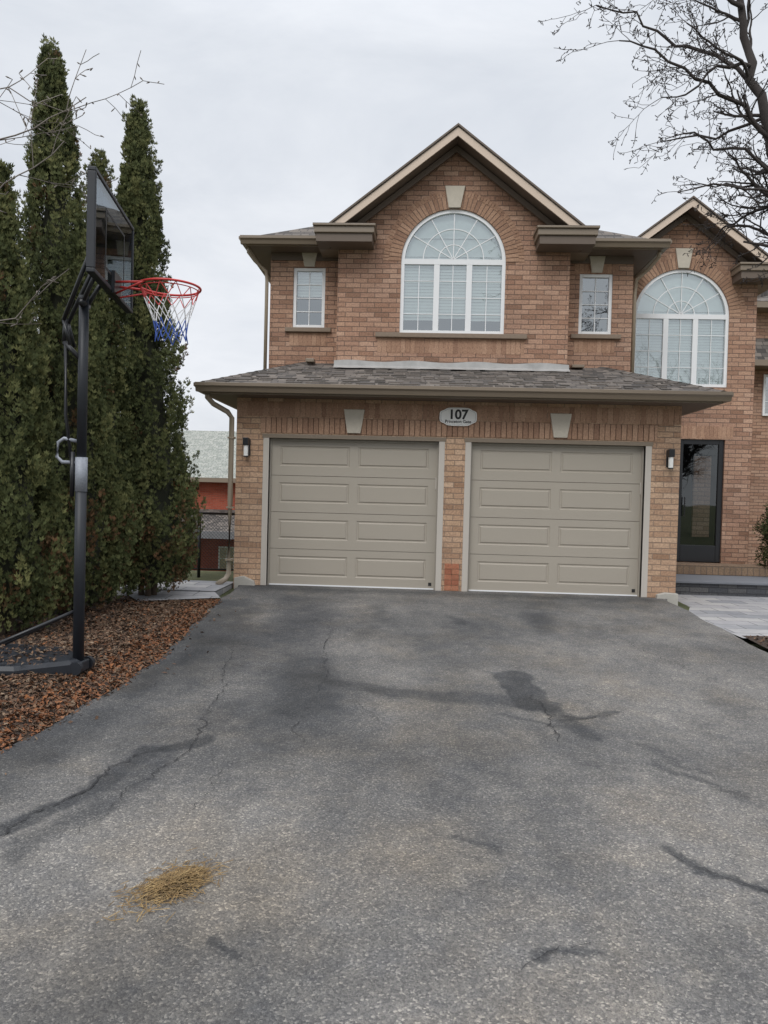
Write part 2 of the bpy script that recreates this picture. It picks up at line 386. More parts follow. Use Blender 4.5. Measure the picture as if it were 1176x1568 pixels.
M_TAB=mat_island("shingle_tabs",[(.055,.05,.046),(.12,.105,.095),(.19,.165,.148),(.085,.075,.07),(.145,.13,.12)],.95)
tb.out("garage_roof_tabs",M_TAB,house)
h=B()
for (ex,tx) in ((e0,-2.45),(e1,2.45)):
    P=Vector((ex,ye,ze+.012)); Q=Vector((tx,1.9,zt+.012)); n=13
    for i in range(n):
        a=P.lerp(Q,i/n); c=P.lerp(Q,(i+1.12)/n); s=.085
        up=Vector((0,0,.012))
        h.poly([a+Vector((-s,0,-.02))+up,a+up*1.8,c+up,c+Vector((-s,0,-.02))]); h.poly([a+up*1.8,a+Vector((s,0,-.02))+up,c+Vector((s,0,-.02)),c+up])
h.out("garage_hip_caps",M_TAB,house)
s=B(); s.box(e0+.03,e1-.03,ye+.03,0,2.70,2.72).box(3.15,e1-.03,0,1.9,2.70,2.72).box(e0+.03,-3.15,0,1.9,2.70,2.72); s.out("garage_soffit",M_SOFFIT,house)
s=B(); s.box(e0,e1,ye,ye+.025,2.70,2.835).box(e0,e0+.025,ye+.025,1.9,2.70,2.835).box(e1-.025,e1,ye+.025,1.9,2.70,2.835); s.out("garage_fascia",M_FASCIA,house)
g=B(); gutter(g,[((e0-.08,ye-.003,2.84),(e1+.08,ye-.003,2.84),(0,-1,0)),((e0-.003,1.9,2.838),(e0-.003,ye-.06,2.838),(-1,0,0)),((e1+.003,ye-.06,2.838),(e1+.003,1.9,2.838),(1,0,0))]); g.out("garage_gutter",M_FASCIA,house)
f=B(); xs=np.linspace(-1.93,1.83,34)
for i in range(len(xs)-1):
    x0_,x1_=xs[i],xs[i+1]+ (.01 if i%6==5 else 0); o=.004*(i//6%2)
    zt_=3.505+.014*math.sin(i*.7); zt2=3.505+.014*math.sin((i+1)*.7)
    ya=1.345-.012*math.sin(i*1.9); yb_=1.345-.012*math.sin((i+1)*1.9)
    f.poly([(x0_,1.388-o,3.425),(x1_,1.388-o,3.425),(x1_,1.391-o,zt2),(x0_,1.391-o,zt_)])
    f.poly([(x0_,ya-.10,3.365),(x1_,yb_-.10,3.365),(x1_,1.388-o,3.425),(x0_,1.388-o,3.425)])
f.out("roof_flashing",M_FLASH,house)
f=B(); f.box(-2.42,-2.28,1.55,1.75,3.50,3.56).box(1.92,2.12,1.6,1.8,3.49,3.54); f.out("roof_vents",M_FASCIA,house,.01)

bx0,bx1=-1.90,1.80; pk=-.045; pz=7.02; sl=.78
wcx,wr,wzs=-.05,.835,5.11
top=lambda x: pz-.05-sl*abs(x-pk)
b=B()
wall_cols(b,1.4,[bx0,bx1,pk]+cosx(wcx,wr),c0(3.3),top,[(wcx-wr,wcx+wr,c0(3.96),lambda x:arch_z(x,wcx,wr,wzs))])
b.poly([(bx0,1.9,3.3),(bx0,1.4,3.3),(bx0,1.4,top(bx0)),(bx0,1.9,top(bx0))]); b.poly([(bx1,1.4,3.3),(bx1,1.9,3.3),(bx1,1.9,top(bx1)),(bx1,1.4,top(bx1))])
wall_cols(b,1.9,[-3.10,-2.71,-2.17,bx0],c0(2.8),c0(5.40),[(-2.71,-2.17,c0(4.13),c0(5.14))])
wall_cols(b,1.9,[bx1,2.06,2.60,2.93],c0(2.8),c0(5.40),[(2.06,2.60,c0(4.09),c0(5.09))])
b.poly([(-3.10,12,0),(-3.10,1.9,0),(-3.10,1.9,5.40),(-3.10,12,5.40)]); b.poly([(2.93,1.9,0),(2.93,12,0),(2.93,12,5.4),(2.93,1.9,5.4)])
b.poly([(2.93,12,0),(-3.10,12,0),(-3.10,12,5.4),(2.93,12,5.4)])
b.out("upper_walls",M_BRICK,house)
arch_window("arched_window",house,wcx-wr,wcx+wr,3.96,wzs,1.4,5.11,4.19)
arch_bricks("arch_brick_ring",house,wcx,wzs,wr+.003,wr+.20,1.392,44,M_SOLD)
arch_bricks("arch_brick_ring_outer",house,wcx,wzs,wr+.205,wr+.29,1.395,66,M_SOLD)
keystone("arch_keystone",house,wcx-.005,5.955,6.30,.19,.32,1.4)
def sill(x0,x1,z,y):
    k=B(); k.box(x0,x1,y-.06,y+.02,z-.075,z-.002); k.out("window_sill",M_SILL,house,.008)
sill(-1.27,1.15,3.96,1.4); soldier("sill_soldier",house,-1.24,1.12,3.64,3.88,1.396)
sill(-2.83,-2.05,4.13,1.9); soldier("sill_soldier_side",house,-2.76,-2.12,3.83,4.05,1.896)
sill(1.93,2.75,4.09,1.9); soldier("sill_soldier_side",house,1.99,2.66,3.79,4.01,1.896)
rect_window("side_window",house,-2.71,-2.17,4.13,5.14,1.9,2,4,.45)
rect_window("side_window",house,2.06,2.60,4.09,5.09,1.9,2,4,0)
soldier("lintel_soldier",house,-2.80,-2.08,5.145,5.36,1.896); soldier("lintel_soldier",house,1.97,2.69,5.095,5.34,1.896)
keystone("side_keystone",house,-2.44,5.15,5.38,.17,.26,1.9); keystone("side_keystone",house,2.33,5.10,5.37,.17,.26,1.9)

def gable_roof(parent,pk,pz,sl,xl,xr,yf,yb,boardmat=M_RAKE):
    r=B(); t=.04
    for x in (xl,xr):
        z=pz-sl*abs(x-pk)
        q=[(pk,yf-.02,pz+t),(pk,yb,pz+t),(x,yb,z+t),(x,yf-.02,z+t)]
        if x>pk: q=q[::-1]
        r.poly(q)
        q2=[(a,b_,c-t) for a,b_,c in q][::-1]; r.poly(q2)
        r.poly([(pk,yf-.02,pz),(x,yf-.02,z),(x,yf-.02,z+t),(pk,yf-.02,pz+t)])
    r.out("gable_roof",M_SHING,parent)
    k=B(); k2=B(); k3=B()
    for x in (xl,xr):
        z=pz-sl*abs(x-pk)
        P=[(pk,pz-.003),(x,z-.003),(x,z-.135),(pk,pz-.135)]; k.prism(P,yf-.008,yf+.02)
        P=[(pk,pz-.137),(x,z-.137),(x,z-.24),(pk,pz-.24)]; k2.prism(P,yf+.34-.04,yf+.345)
        k3.poly([(pk,yf+.02,pz-.12),(x,yf+.02,z-.12),(x,yf+.40,z-.12),(pk,yf+.40,pz-.12)])
    k.out("rake_boards",boardmat,parent); k2.out("rake_frieze",M_SOFFIT,parent); k3.out("rake_soffit",M_SOFFIT,parent)
    k=B()
    for x in (xl,xr):
        z=pz-sl*abs(x-pk); k.prism([(pk,pz+.045),(x,z+.045),(x,z+.012),(pk,pz+.012)],yf-.035,yf-.022)
    k.out("drip_edge",M_SOFFIT,parent)
gable_roof(house,pk,7.05,sl,-2.03,1.95,1.0,4.6)
def cornice(parent,x0,x1,y0,y1,z0,z1):
    k=B(); k.box(x0+.05,x1-.05,y0+.06,y1,z0,z1-.13); k.out("cornice_return",M_SOFFIT,parent,.004)
    k=B(); k.box(x0+.02,x1-.02,y0+.03,y1,z1-.13,z1-.03); k.out("cornice_fascia",M_FASCIA,parent,.01)
    k=B(); k.box(x0,x1,y0,y1,z1-.03,z1+.005); k.out("cornice_cap",M_FASCIA,parent,.006)
    k=B()
    k.v=[(x0,y0,z1+.006),(x1,y0,z1+.006),(x1,y1,z1+.006),(x0,y1,z1+.006),(x0+.1,y1,z1+.09),(x1-.1,y1,z1+.09)]; k.f=[[0,1,5,4],[1,2,5],[3,0,4],[2,3,4,5]]
    k.out("cornice_shingles",M_SHING,parent)
cornice(house,-2.26,-1.28,.93,1.396,5.28,5.54); cornice(house,1.20,2.15,.93,1.396,5.27,5.53)
k=B(); k.box(-2.22,-1.902,1.396,1.9,5.30,5.52).box(1.802,2.12,1.396,1.9,5.29,5.51); k.out("cornice_side",M_FASCIA,house)
mx0,mx1,my0,my1,mz=-3.43,3.28,1.50,12.4,5.50; ms=.55; hw=(mx1-mx0)/2; mc=(mx0+mx1)/2; rz=mz+ms*hw
r=B(); A=(mx0,my0,mz);Bq=(mx1,my0,mz);Cq=(mx1,my1,mz);D=(mx0,my1,mz);E=(mc,my0+hw,rz);F=(mc,my1-hw,rz)
r.poly([A,Bq,E]).poly([Bq,Cq,F,E]).poly([Cq,D,F]).poly([D,A,E,F]); r.out("main_roof",M_SHING,house)
s=B(); s.box(mx0+.03,-1.95,my0+.03,1.9,5.375,5.39).box(1.85,mx1-.03,my0+.03,1.9,5.375,5.39).box(mx0+.03,-3.10,1.9,12,5.375,5.39).box(2.93,mx1-.03,1.9,12,5.375,5.39); s.out("eave_soffit",M_SOFFIT,house)
s=B(); s.box(mx0,-1.95,my0,my0+.025,5.37,5.495).box(1.85,mx1,my0,my0+.025,5.37,5.495).box(mx0,mx0+.025,my0+.025,12.4,5.37,5.495).box(mx1-.025,mx1,my0+.025,12.4,5.37,5.495); s.out("eave_fascia",M_FASCIA,house)
s=B(); s.box(-3.09,-1.905,1.87,1.897,5.25,5.374).box(1.805,2.92,1.87,1.897,5.25,5.374); s.out("eave_frieze",M_SOFFIT,house)
g=B(); gutter(g,[((mx0-.08,my0-.003,5.50),(-2.20,my0-.003,5.50),(0,-1,0)),((2.10,my0-.003,5.50),(mx1+.08,my0-.003,5.50),(0,-1,0)),((mx0-.003,12,5.498),(mx0-.003,my0-.06,5.498),(-1,0,0)),((mx1+.003,my0-.06,5.498),(mx1+.003,12,5.498),(1,0,0))]); g.out("eave_gutter",M_FASCIA,house)
M_SPOUT=mat_plain("downspout_tan",(.33,.27,.20),.4,0,.08,2)
d=B()
d.tube([(-3.50,-.30,2.74),(-3.50,-.30,2.66),(-3.44,-.20,2.58),(-3.26,-.10,2.48),(-3.205,-.07,2.40),(-3.205,-.07,1.2),(-3.205,-.07,.16),(-3.24,-.12,.08),(-3.33,-.22,.02)],.038,10)
d.tube([(-3.42,1.62,5.40),(-3.42,1.62,5.30),(-3.34,1.75,5.20),(-3.17,1.86,5.06),(-3.155,1.87,4.9),(-3.155,1.87,3.2)],.030,10)
d.tube([(3.26,1.62,5.40),(3.26,1.65,5.30),(3.16,1.85,5.16),(3.0,1.95,5.02),(2.99,2.0,4.8),(2.99,2.0,3.0)],.032,10)
d.out("downspouts",M_SPOUT,house,smooth=True)
d=B()
for z_ in (2.1,1.1,.35): d.box(-3.25,-3.155,-.115,-.02,z_,z_+.025)
d.out("spout_straps",M_SPOUT,house)
def sconce(x,z):
    e=empty("wall_sconce")
    k=B(); k.box(x-.045,x+.045,-.03,-.001,z-.11,z+.13); k.box(x-.04,x+.04,-.12,-.03,z+.03,z+.14); k.out("sconce_body",M_BLACK,e,.006)
    k=B(); k.tube([(x,-.075,z+.03),(x,-.075,z-.12)],.033,14); k.out("sconce_glass",M_LAMP,e,smooth=False)
    k=B(); k.tube([(x,-.075,z-.12),(x,-.075,z-.135)],.036,14); k.out("sconce_base_ring",M_BLACK,e)
sconce(-2.99,1.98); sconce(3.00,1.95)
e=empty("house_number_sign"); pts=[]
w_,h_=.265,.130; cx,cz=.03,2.485
for i in range(64):
    t=2*math.pi*i/64; c,s_=math.cos(t),math.sin(t)
    ax=w_*math.copysign(abs(c)**.55,c); az=h_*math.copysign(abs(s_)**.55,s_)
    k_=1-.10*abs(math.sin(2*t))**4; pts.append((cx+ax*k_,cz+az*k_))
k=B(); k.prism(pts,-.035,-.006); k.out("sign_plaque",M_SIGN,e,.004)
k=B(); inner=[(cx+(x-cx)*.93,cz+(z-cz)*.88) for x,z in pts]; inn=[(cx+(x-cx)*.915,cz+(z-cz)*.86) for x,z in pts]
for i in range(64):
    j=(i+1)%64; k.poly([(inner[i][0],-.0365,inner[i][1]),(inner[j][0],-.0365,inner[j][1]),(inn[j][0],-.0365,inn[j][1]),(inn[i][0],-.0365,inn[i][1])])
k.out("sign_border",M_LABEL,e)
def text(body,size,x,y,z,ext=.002,off=.0025):
    cu=bpy.data.curves.new("txt",'FONT'); cu.body=body; cu.size=size; cu.align_x='CENTER'; cu.extrude=ext; cu.offset=off
    o=bpy.data.objects.new("sign_lettering",cu); o.location=(x,y,z); o.rotation_euler=(math.pi/2,0,0); cu.materials.append(M_INK); link(o,e)
text("107",.185,cx,-.037,cz-.030,.002,.0055); text("Princeton Gate",.060,cx,-.037,cz-.088,.001,.0012)

# ================================================================== RIGHT HOUSE
h2=empty("brick_house")
pk2,pz2,sl2=4.13,6.62,.76
wc2,wr2,wz2=4.13,.845,4.70
top2=lambda x: pz2-sl2*abs(x-pk2)
b=B()
wall_cols(b,3.1,[2.95,5.45,4.17,4.98,pk2]+cosx(wc2,wr2),c0(-.2),top2,[(wc2-wr2,wc2+wr2,c0(3.44),lambda x:arch_z(x,wc2,wr2,wz2)),(4.17,4.98,c0(.22),c0(2.5))],.12)
b.poly([(5.45,3.1,-.2),(5.45,12,-.2),(5.45,12,5.5),(5.45,3.1,5.6)])
b.out("front_wall",M_BRICK,h2)
arch_window("arched_window",h2,wc2-wr2,wc2+wr2,3.44,wz2,3.1,4.70,3.46)
arch_bricks("arch_brick_ring",h2,wc2,wz2,wr2+.003,wr2+.20,3.092,44,M_SOLD)
arch_bricks("arch_brick_ring_outer",h2,wc2,wz2,wr2+.205,wr2+.29,3.095,66,M_SOLD)
keystone("arch_keystone",h2,wc2,wz2+wr2+.01,wz2+wr2+.36,.19,.31,3.1)
soldier("door_soldier",h2,4.0,5.12,2.51,2.74,3.096); soldier("sill_soldier",h2,3.2,5.08,3.14,3.36,3.096)
gable_roof(h2,pk2,6.65,sl2,2.9,5.55,2.72,6.5)
cornice(h2,4.95,5.85,2.65,3.096,5.28,5.54)
k=B(); k.box(5.452,5.80,3.096,9,5.30,5.52); k.out("eave_fascia",M_FASCIA,h2)
r=B(); r.poly([(3.3,3.8,5.5),(5.9,3.1,5.5),(5.9,10,5.5),(4.2,8,6.9),(4.2,5,6.9)]); r.out("rear_roof",M_SHING,h2)
k=B(); dx0,dx1,dz0,dz1,dy=4.17,4.98,.28,2.5,3.14
k.box(dx0,dx0+.09,dy,dy+.06,dz0,dz1).box(dx1-.09,dx1,dy,dy+.06,dz0,dz1).box(dx0+.09,dx1-.09,dy,dy+.06,dz1-.09,dz1).box(dx0+.09,dx1-.09,dy,dy+.06,dz0,dz0+.30)
k.out("entry_door_frame",M_BLACK,h2,.006)
k=B(); k.poly([(dx0+.09,dy+.03,dz0+.3),(dx1-.09,dy+.03,dz0+.3),(dx1-.09,dy+.03,dz1-.09),(dx0+.09,dy+.03,dz1-.09)]); k.out("entry_door_glass",M_GLASSD,h2)
k=B(); k.box(dx0,dx1,3.225,4.4,dz0,dz1); k.f.pop(2); k.out("entry_interior",M_ROOM,h2)
k=B(); k.box(4.50,4.80,3.235,3.30,dz0+.45,dz1-.30); k.out("brick_reflection_panel",M_BRICKL,h2)  # brick panel added behind the glass, stands in for brick reflected in the door
k=B(); k.tube([(dx0+.13,dy-.04,1.1),(dx0+.13,dy-.04,1.45)],.010,8).tube([(dx0+.13,dy,1.12),(dx0+.13,dy-.04,1.12)],.01,6); k.out("door_handle",M_BLACK,h2)
porch=empty("stone_porch")
M_PORCH=mat_plain("porch_flagstone",(.17,.18,.20),.8,0,.15,5,.3); M_STEP=mat_brick("step_brick",[(.22,.15,.10),(.30,.21,.14),(.26,.18,.12)],(.14,.11,.09),.10,.25,.006)
M_STWALL=mat_brick("stone_face",[(.05,.055,.065),(.09,.095,.105),(.14,.14,.14),(.08,.085,.095)],(.04,.04,.045),.30,.085,.006)
k=B(); k.box(3.16,7.2,1.55,3.1,-.35,.055); k.out("porch_base",M_STWALL,porch)
k=B(); k.box(3.16,7.25,1.50,3.1,.057,.095); k.out("porch_slab",M_PORCH,porch,.008)
k=B(); k.box(3.6,6.0,2.60,3.098,.097,.27); k.out("porch_step",M_STEP,porch,.01)

# ================================================================== HOUSE FAR RIGHT
h3=empty("brick_house")
b=B(); b.box(7.55,16,8,18,-.4,6.0); b.out("walls",M_BRICK,h3)
r=B(); r.v=[(7.1,7.5,4.75),(16,7.5,4.75),(16,8.02,5.4),(7.4,8.02,5.4)]; r.f=[[0,1,2,3]]; r.out("lower_roof",M_SHING,h3)
k=B(); k.box(7.1,16,7.42,7.5,4.62,4.76).box(7.1,16,7.5,8,4.62,4.65).box(7.1,16,7.5,8.0,6.0,6.14); k.out("fascia",M_FASCIA,h3)
r=B(); r.v=[(7.1,7.5,6.15),(16.4,7.5,6.15),(16.4,18.4,6.15),(7.1,18.4,6.15),(11,12,8.6),(12.5,14,8.6)]; r.f=[[0,1,5,4],[1,2,5],[2,3,4,5],[3,0,4]]; r.out("roof",M_SHING,h3)
rect_window("side_window",h3,7.75,8.8,3.5,4.5,7.93,2,3,.5)

# ================================================================== LEFT NEIGHBOUR
h4=empty("brick_house")
b=B(); b.box(-16,-6.6,20.4,30,-3.4,1.9); b.out("walls",M_BRICKR,h4)
M_SH2=mat_shingle(); M_SH2.name="grey_green_shingles"
for n in M_SH2.node_tree.nodes:
    if n.type=='VALTORGB' and n.color_ramp.elements[0].color[0]<.1:
        for el,c in zip(n.color_ramp.elements,[(.24,.26,.24),(.31,.33,.30),(.37,.38,.35),(.28,.30,.28)]): el.color=(*c,1)
r=B(); r.poly([(-16.4,19.9,1.85),(-6.2,19.9,1.85),(-6.2,25,4.2),(-16.4,25,4.2)]); r.poly([(-6.2,30,1.85),(-16.4,30,1.85),(-16.4,25,4.2),(-6.2,25,4.2)]); r.out("roof",M_SH2,h4)
k=B(); k.box(-16.4,-6.2,19.82,19.9,1.68,1.86).box(-16.4,-6.2,19.9,20.4,1.68,1.71); k.out("eave_fascia",M_FASCIA,h4)
M_GREYW=mat_plain("grey_siding",(.16,.16,.17),.8)
r=B(); r.poly([(-16,17.6,-.25),(-6.2,17.6,-.25),(-6.2,20.4,.55),(-16,20.4,.55)]); r.out("porch_roof",M_SHING,h4)
k=B(); k.box(-16,-6.2,17.55,17.62,-.5,-.22); k.out("porch_fascia",M_GREYW,h4)
rect_window("rear_window",h4,-8.9,-8.2,-2.0,-1.0,20.33,2,2,.3)

fe=empty("chain_link_fence"); k=B()
fx0,fx1,fy=-6.6,-3.42,1.2
for x in (fx0,-5.4,-4.02,fx1): k.tube([(x,fy,-.1),(x,fy,1.0)],.026,8)
k.tube([(fx0,fy,.98),(fx1,fy,.98)],.02,8).tube([(fx0,fy,.08),(fx1,fy,.08)],.014,6); k.out("fence_posts",M_BLACK,fe,smooth=True)
k=B(); pitch=.055; H_=.9
x=fx0-H_
while x<fx1:
    for sgn in (1,-1):
        xa,xb=(x,x+H_) if sgn>0 else (x+H_,x); za,zb=.08,.98
        def cl(xx): return min(max(xx,fx0),fx1)
        t0=(cl(xa)-xa)/(xb-xa); t1=(cl(xb)-xa)/(xb-xa)
        if abs(t1-t0)>.02: k.tube([(xa+(xb-xa)*t0,fy+.003*sgn,za+(zb-za)*t0),(xa+(xb-xa)*t1,fy+.003*sgn,za+(zb-za)*t1)],.0028,3,False)
    x+=pitch
k.out("fence_mesh",M_BLACK,fe,uv=False)

# ================================================================== GROUND
KS=.03
def gz(y): return KS*y if y<0 else 0.0
def vnoise(x,y,seed=0):
    r=np.random.default_rng(seed).random((257,257)); xi=np.floor(x).astype(int); yi=np.floor(y).astype(int); fx=x-xi; fy=y-yi
    fx=fx*fx*(3-2*fx); fy=fy*fy*(3-2*fy); a=xi%256;b_=yi%256;c=(xi+1)%256;d_=(yi+1)%256
    return (r[a,b_]*(1-fx)+r[c,b_]*fx)*(1-fy)+(r[a,d_]*(1-fx)+r[c,d_]*fx)*fy
def fbm(x,y,seed=0,o=4):
    s=0;a=.5;t=0
    for i in range(o): s=s+a*vnoise(x*2**i+13.7*i,y*2**i+7.1*i,seed+i); t+=a; a*=.5
    return s/t
gx=np.unique(np.concatenate([np.linspace(-400,-20,12),np.linspace(-20,20,41),np.linspace(20,400,12)])); gy=np.unique(np.concatenate([np.linspace(-400,-25,12),np.linspace(-25,30,56),np.linspace(30,400,12)]))
X,Y=np.meshgrid(gx,gy,indexing='ij')
Z=np.where(Y<0,np.maximum(Y,-16)*KS,0)-.06
Z=Z-.12*np.clip((X-2.9)/.5,0,1)*np.clip((Y+3.2)/.8,0,1)
left=np.clip((-X-3.2)/.6,0,1)
Z=Z-np.where(Y>2.5,np.minimum((Y-2.5)*.17,3.0),0)*left
nx,ny=X.shape; idx=np.arange(nx*ny).reshape(nx,ny)
F_=np.stack([idx[:-1,:-1],idx[1:,:-1],idx[1:,1:],idx[:-1,1:]],-1).reshape(-1,4)
m,nt,b_=new_mat("lawn_grass"); p=geo_pos(nt); n1=noise(nt,2,6,.7,p); n2=noise(nt,60,4,.7,p)
r1=ramp(nt,[(.3,(.05,.06,.025)),(.55,(.09,.10,.04)),(.75,(.16,.14,.07))]); nt.links.new(n1.outputs[0],r1.inputs[0]); r2=ramp(nt,[(.3,(.5,.5,.5)),(.7,(1.4,1.4,1.3))]); nt.links.new(n2.outputs[0],r2.inputs[0])
nt.links.new(mixc(nt,r1.outputs[0],r2.outputs[0],1,'MULTIPLY'),b_.inputs['Base Color']); b_.inputs['Roughness'].default_value=1; bump(nt,b_,n2.outputs[0],1,.03)
np_mesh("ground",np.stack([X,Y,Z],-1).reshape(-1,3),F_,[m],smooth=True)

def edgeL(y): return -2.86+.10*np.sin(y*1.1+.4)-np.where(y>-2.2,(y+2.2)*.10,0)+ .02*np.sin(y*7)
def edgeR(y): return 3.02+.02*np.sin(y*5)+.0*y
ny_=1000; nx_=440
ys=np.linspace(-11.5,.16,ny_); U=np.linspace(0,1,nx_)
Yg=np.repeat(ys[None,:],nx_,0); L_=edgeL(ys)+.05*(fbm(ys*5,ys*0+3,3)-.5); R_=edgeR(ys)+.03*(fbm(ys*5,ys*0+9,4)-.5)
L_=np.where(ys>-.02,-2.66,L_); R_=np.where(ys>-.02,2.66,R_)
Xg=L_[None,:]+(R_-L_)[None,:]*U[:,None]
Zg=np.where(Yg<0,Yg*KS,0)+.006*(fbm(Xg*1.5,Yg*1.5,5)-.5)*np.clip(-Yg,0,1)
ed=np.minimum(Xg-L_[None,:],R_[None,:]-Xg); Zg=Zg-.03*np.clip(1-ed/.05,0,1)*(Yg<-.1)
wx=Xg+.20*(fbm(Xg*3,Yg*3,11)-.5)+.07*(fbm(Xg*14,Yg*14,12)-.5); wy=Yg+.24*(fbm(Xg*3,Yg*3,21)-.5)+.07*(fbm(Xg*14,Yg*14,22)-.5)
def segd(ax,ay,bx,by):
    vx,vy=bx-ax,by-ay; t=np.clip(((wx-ax)*vx+(wy-ay)*vy)/(vx*vx+vy*vy),0,1); return np.hypot(wx-ax-t*vx,wy-ay-t*vy)
def stroke(pts,w,soft,amp):
    d=np.full_like(Xg,9.)
    for a,c in zip(pts[:-1],pts[1:]): d=np.minimum(d,segd(*a,*c))
    return amp*(1-np.clip((d-w)/soft,0,1))
dark=np.zeros_like(Xg)
def add(x):
    global dark; dark=1-(1-dark)*(1-x)
add(stroke([(-1.95,-1.2),(-1.65,-3.4),(-1.25,-5.0),(-1.15,-6.0)],.12,.30,.40))
add(stroke([(-1.3,-4.75),(-.5,-5.05),(.35,-5.2)],.06,.10,.50)); add(stroke([(-1.4,-4.3),(-1.2,-5.5)],.14,.12,.34))
add(stroke([(.34,-4.40),(.42,-5.25)],.13,.04,.66))
add(stroke([(.48,-5.25),(.62,-5.9)],.04,.06,.55)); add(stroke([(.5,-5.6),(.98,-5.3)],.015,.05,.48)); add(stroke([(.1,-5.5),(.5,-5.75)],.012,.04,.42))
add(stroke([(1.02,-1.6),(.88,-2.7)],.06,.12,.38))
add(stroke([(-2.75,-1.5),(-2.6,-3.0),(-2.6,-5.0),(-2.78,-7.0),(-2.7,-9)],.16,.22,.50))
add(stroke([(-2.1,-3.0),(-2.4,-5.2)],.18,.26,.36))
add(stroke([(-1.72,-6.2),(-2.05,-6.35),(-2.10,-6.9),(-2.30,-7.5),(-2.6,-8.0)],.045,.04,.66)); add(stroke([(-1.9,-6.3),(-1.98,-7.0),(-2.15,-7.7)],.03,.08,.38))
add(stroke([(.66,-7.3),(.82,-7.55),(1.15,-7.7)],.016,.03,.62)); add(stroke([(.95,-7.62),(1.3,-7.55)],.02,.05,.35)); add(stroke([(1.0,-6.3),(1.25,-6.7)],.02,.05,.42)); add(stroke([(.9,-6.0),(1.2,-6.4)],.008,.03,.35)); add(stroke([(-.05,-8.2),(.2,-8.05)],.006,.02,.55))
add(stroke([(-.25,-7.25),(-.05,-7.35)],.008,.03,.45)); add(stroke([(-1.15,-8.15),(-1.05,-8.22)],.012,.025,.6))
add(stroke([(-.95,-1.5),(-.85,-2.4)],.03,.10,.26)); add(stroke([(-.1,-1.9),(.05,-2.2)],.03,.06,.34)); add(stroke([(-.95,-2.6),(-1.1,-3.3)],.03,.10,.24)); add(stroke([(-2.6,-.25),(2.7,-.25)],.02,.30,.45))
add(stroke([(-2.4,-.9),(2.2,-.9)],.05,.5,.14))
dark=dark*(.62+.76*fbm(Xg*5,Yg*5,31))
tone=.53+.62*(fbm(Xg*.8,Yg*.8,41)-.5)+.36*(fbm(Xg*3.2,Yg*2.2,51)-.5)+.20*(fbm(Xg*11,Yg*9,61)-.5)
tone=tone+.14*(fbm(Xg*6,Yg*.7,81)-.5)
tone=tone+.17*np.clip((-Yg-6)/2.2,0,1)+.08*np.clip((Xg)/2,-1,1)
tone=np.clip(tone,0.05,1)*(1-np.clip(dark,0,.85))
idx=np.arange(nx_*ny_).reshape(nx_,ny_)
F_=np.stack([idx[:-1,:-1],idx[1:,:-1],idx[1:,1:],idx[:-1,1:]],-1).reshape(-1,4)
m,nt,b_=new_mat("worn_asphalt"); p=geo_pos(nt)
at=nt.nodes.new('ShaderNodeAttribute'); at.attribute_name="tone"
rr=ramp(nt,[(0,(.024,.026,.029)),(.25,(.072,.074,.077)),(.5,(.132,.130,.127)),(.8,(.22,.212,.20)),(1,(.27,.258,.24))]); nt.links.new(at.outputs['Fac'],rr.inputs[0])
v=nt.nodes.new('ShaderNodeTexVoronoi'); v.inputs['Scale'].default_value=120; nt.links.new(p,v.inputs['Vector'])
sep=nt.nodes.new('ShaderNodeSeparateColor'); nt.links.new(v.outputs['Color'],sep.inputs[0])
rv=ramp(nt,[(0,(.60,.60,.62)),(.5,(.92,.92,.92)),(.85,(1.14,1.13,1.11)),(1,(1.95,1.9,1.8))]); nt.links.new(sep.outputs[0],rv.inputs[0])
c=mixc(nt,rr.outputs[0],rv.outputs[0],1,'MULTIPLY')
n1=noise(nt,260,3,.7,p); r1=ramp(nt,[(.35,(.55,.55,.55)),(.65,(1.32,1.32,1.32))]); nt.links.new(n1.outputs[0],r1.inputs[0]); c=mixc(nt,c,r1.outputs[0],.85,'MULTIPLY')
n3=noise(nt,7,6,.75,p); r3=ramp(nt,[(.35,(.84,.85,.88)),(.7,(1.16,1.13,1.08))]); nt.links.new(n3.outputs[0],r3.inputs[0]); c=mixc(nt,c,r3.outputs[0],1,'MULTIPLY')
n4=noise(nt,1.1,5,.6,p); r4=ramp(nt,[(.48,(1,1,1)),(.72,(1.08,1.0,.89))]); nt.links.new(n4.outputs[0],r4.inputs[0]); c=mixc(nt,c,r4.outputs[0],1,'MULTIPLY')
nt.links.new(c,b_.inputs['Base Color']); b_.inputs['Roughness'].default_value=.88
hh=math_(nt,'ADD',math_(nt,'MULTIPLY',v.outputs['Distance'],-1.0),n1.outputs[0]); bump(nt,b_,hh,.7,.007)
np_mesh("asphalt_driveway",np.stack([Xg,Yg,Zg],-1).reshape(-1,3),F_,[m],col=tone.ravel(),smooth=True)
cr=B(); M_CRACK=mat_plain("crack_fill",(.022,.022,.024),.9)
def crack(pts,w=.008,j=.03):
    P=[Vector((x,y,0)) for x,y in pts]; pl=[]
    for a,c in zip(P[:-1],P[1:]):
        n=max(2,int((c-a).length/.028)); d=(c-a).normalized(); s=Vector((-d.y,d.x,0)); o=0
        for i in range(n):
            o=o*.8+random.gauss(0,j*.55); pl.append(a.lerp(c,i/n)+s*(o*math.sin(math.pi*i/n)+random.gauss(0,.004)))
    pl.append(P[-1]); prev=None; L=len(pl)
    for i,q in enumerate(pl):
        d=(pl[min(i+1,L-1)]-pl[max(i-1,0)]).normalized(); s=Vector((-d.y,d.x,0)); ww=w*random.uniform(.15,1.2)*(.3+.7*math.sin(math.pi*(i+.5)/L))
        cur=[q+s*ww/2,q-s*ww/2]; cur=[(v_.x,v_.y,gz(v_.y)+.007) for v_ in cur]
        if prev and random.random()<.93: cr.poly([prev[0],prev[1],cur[1],cur[0]])
        prev=cur
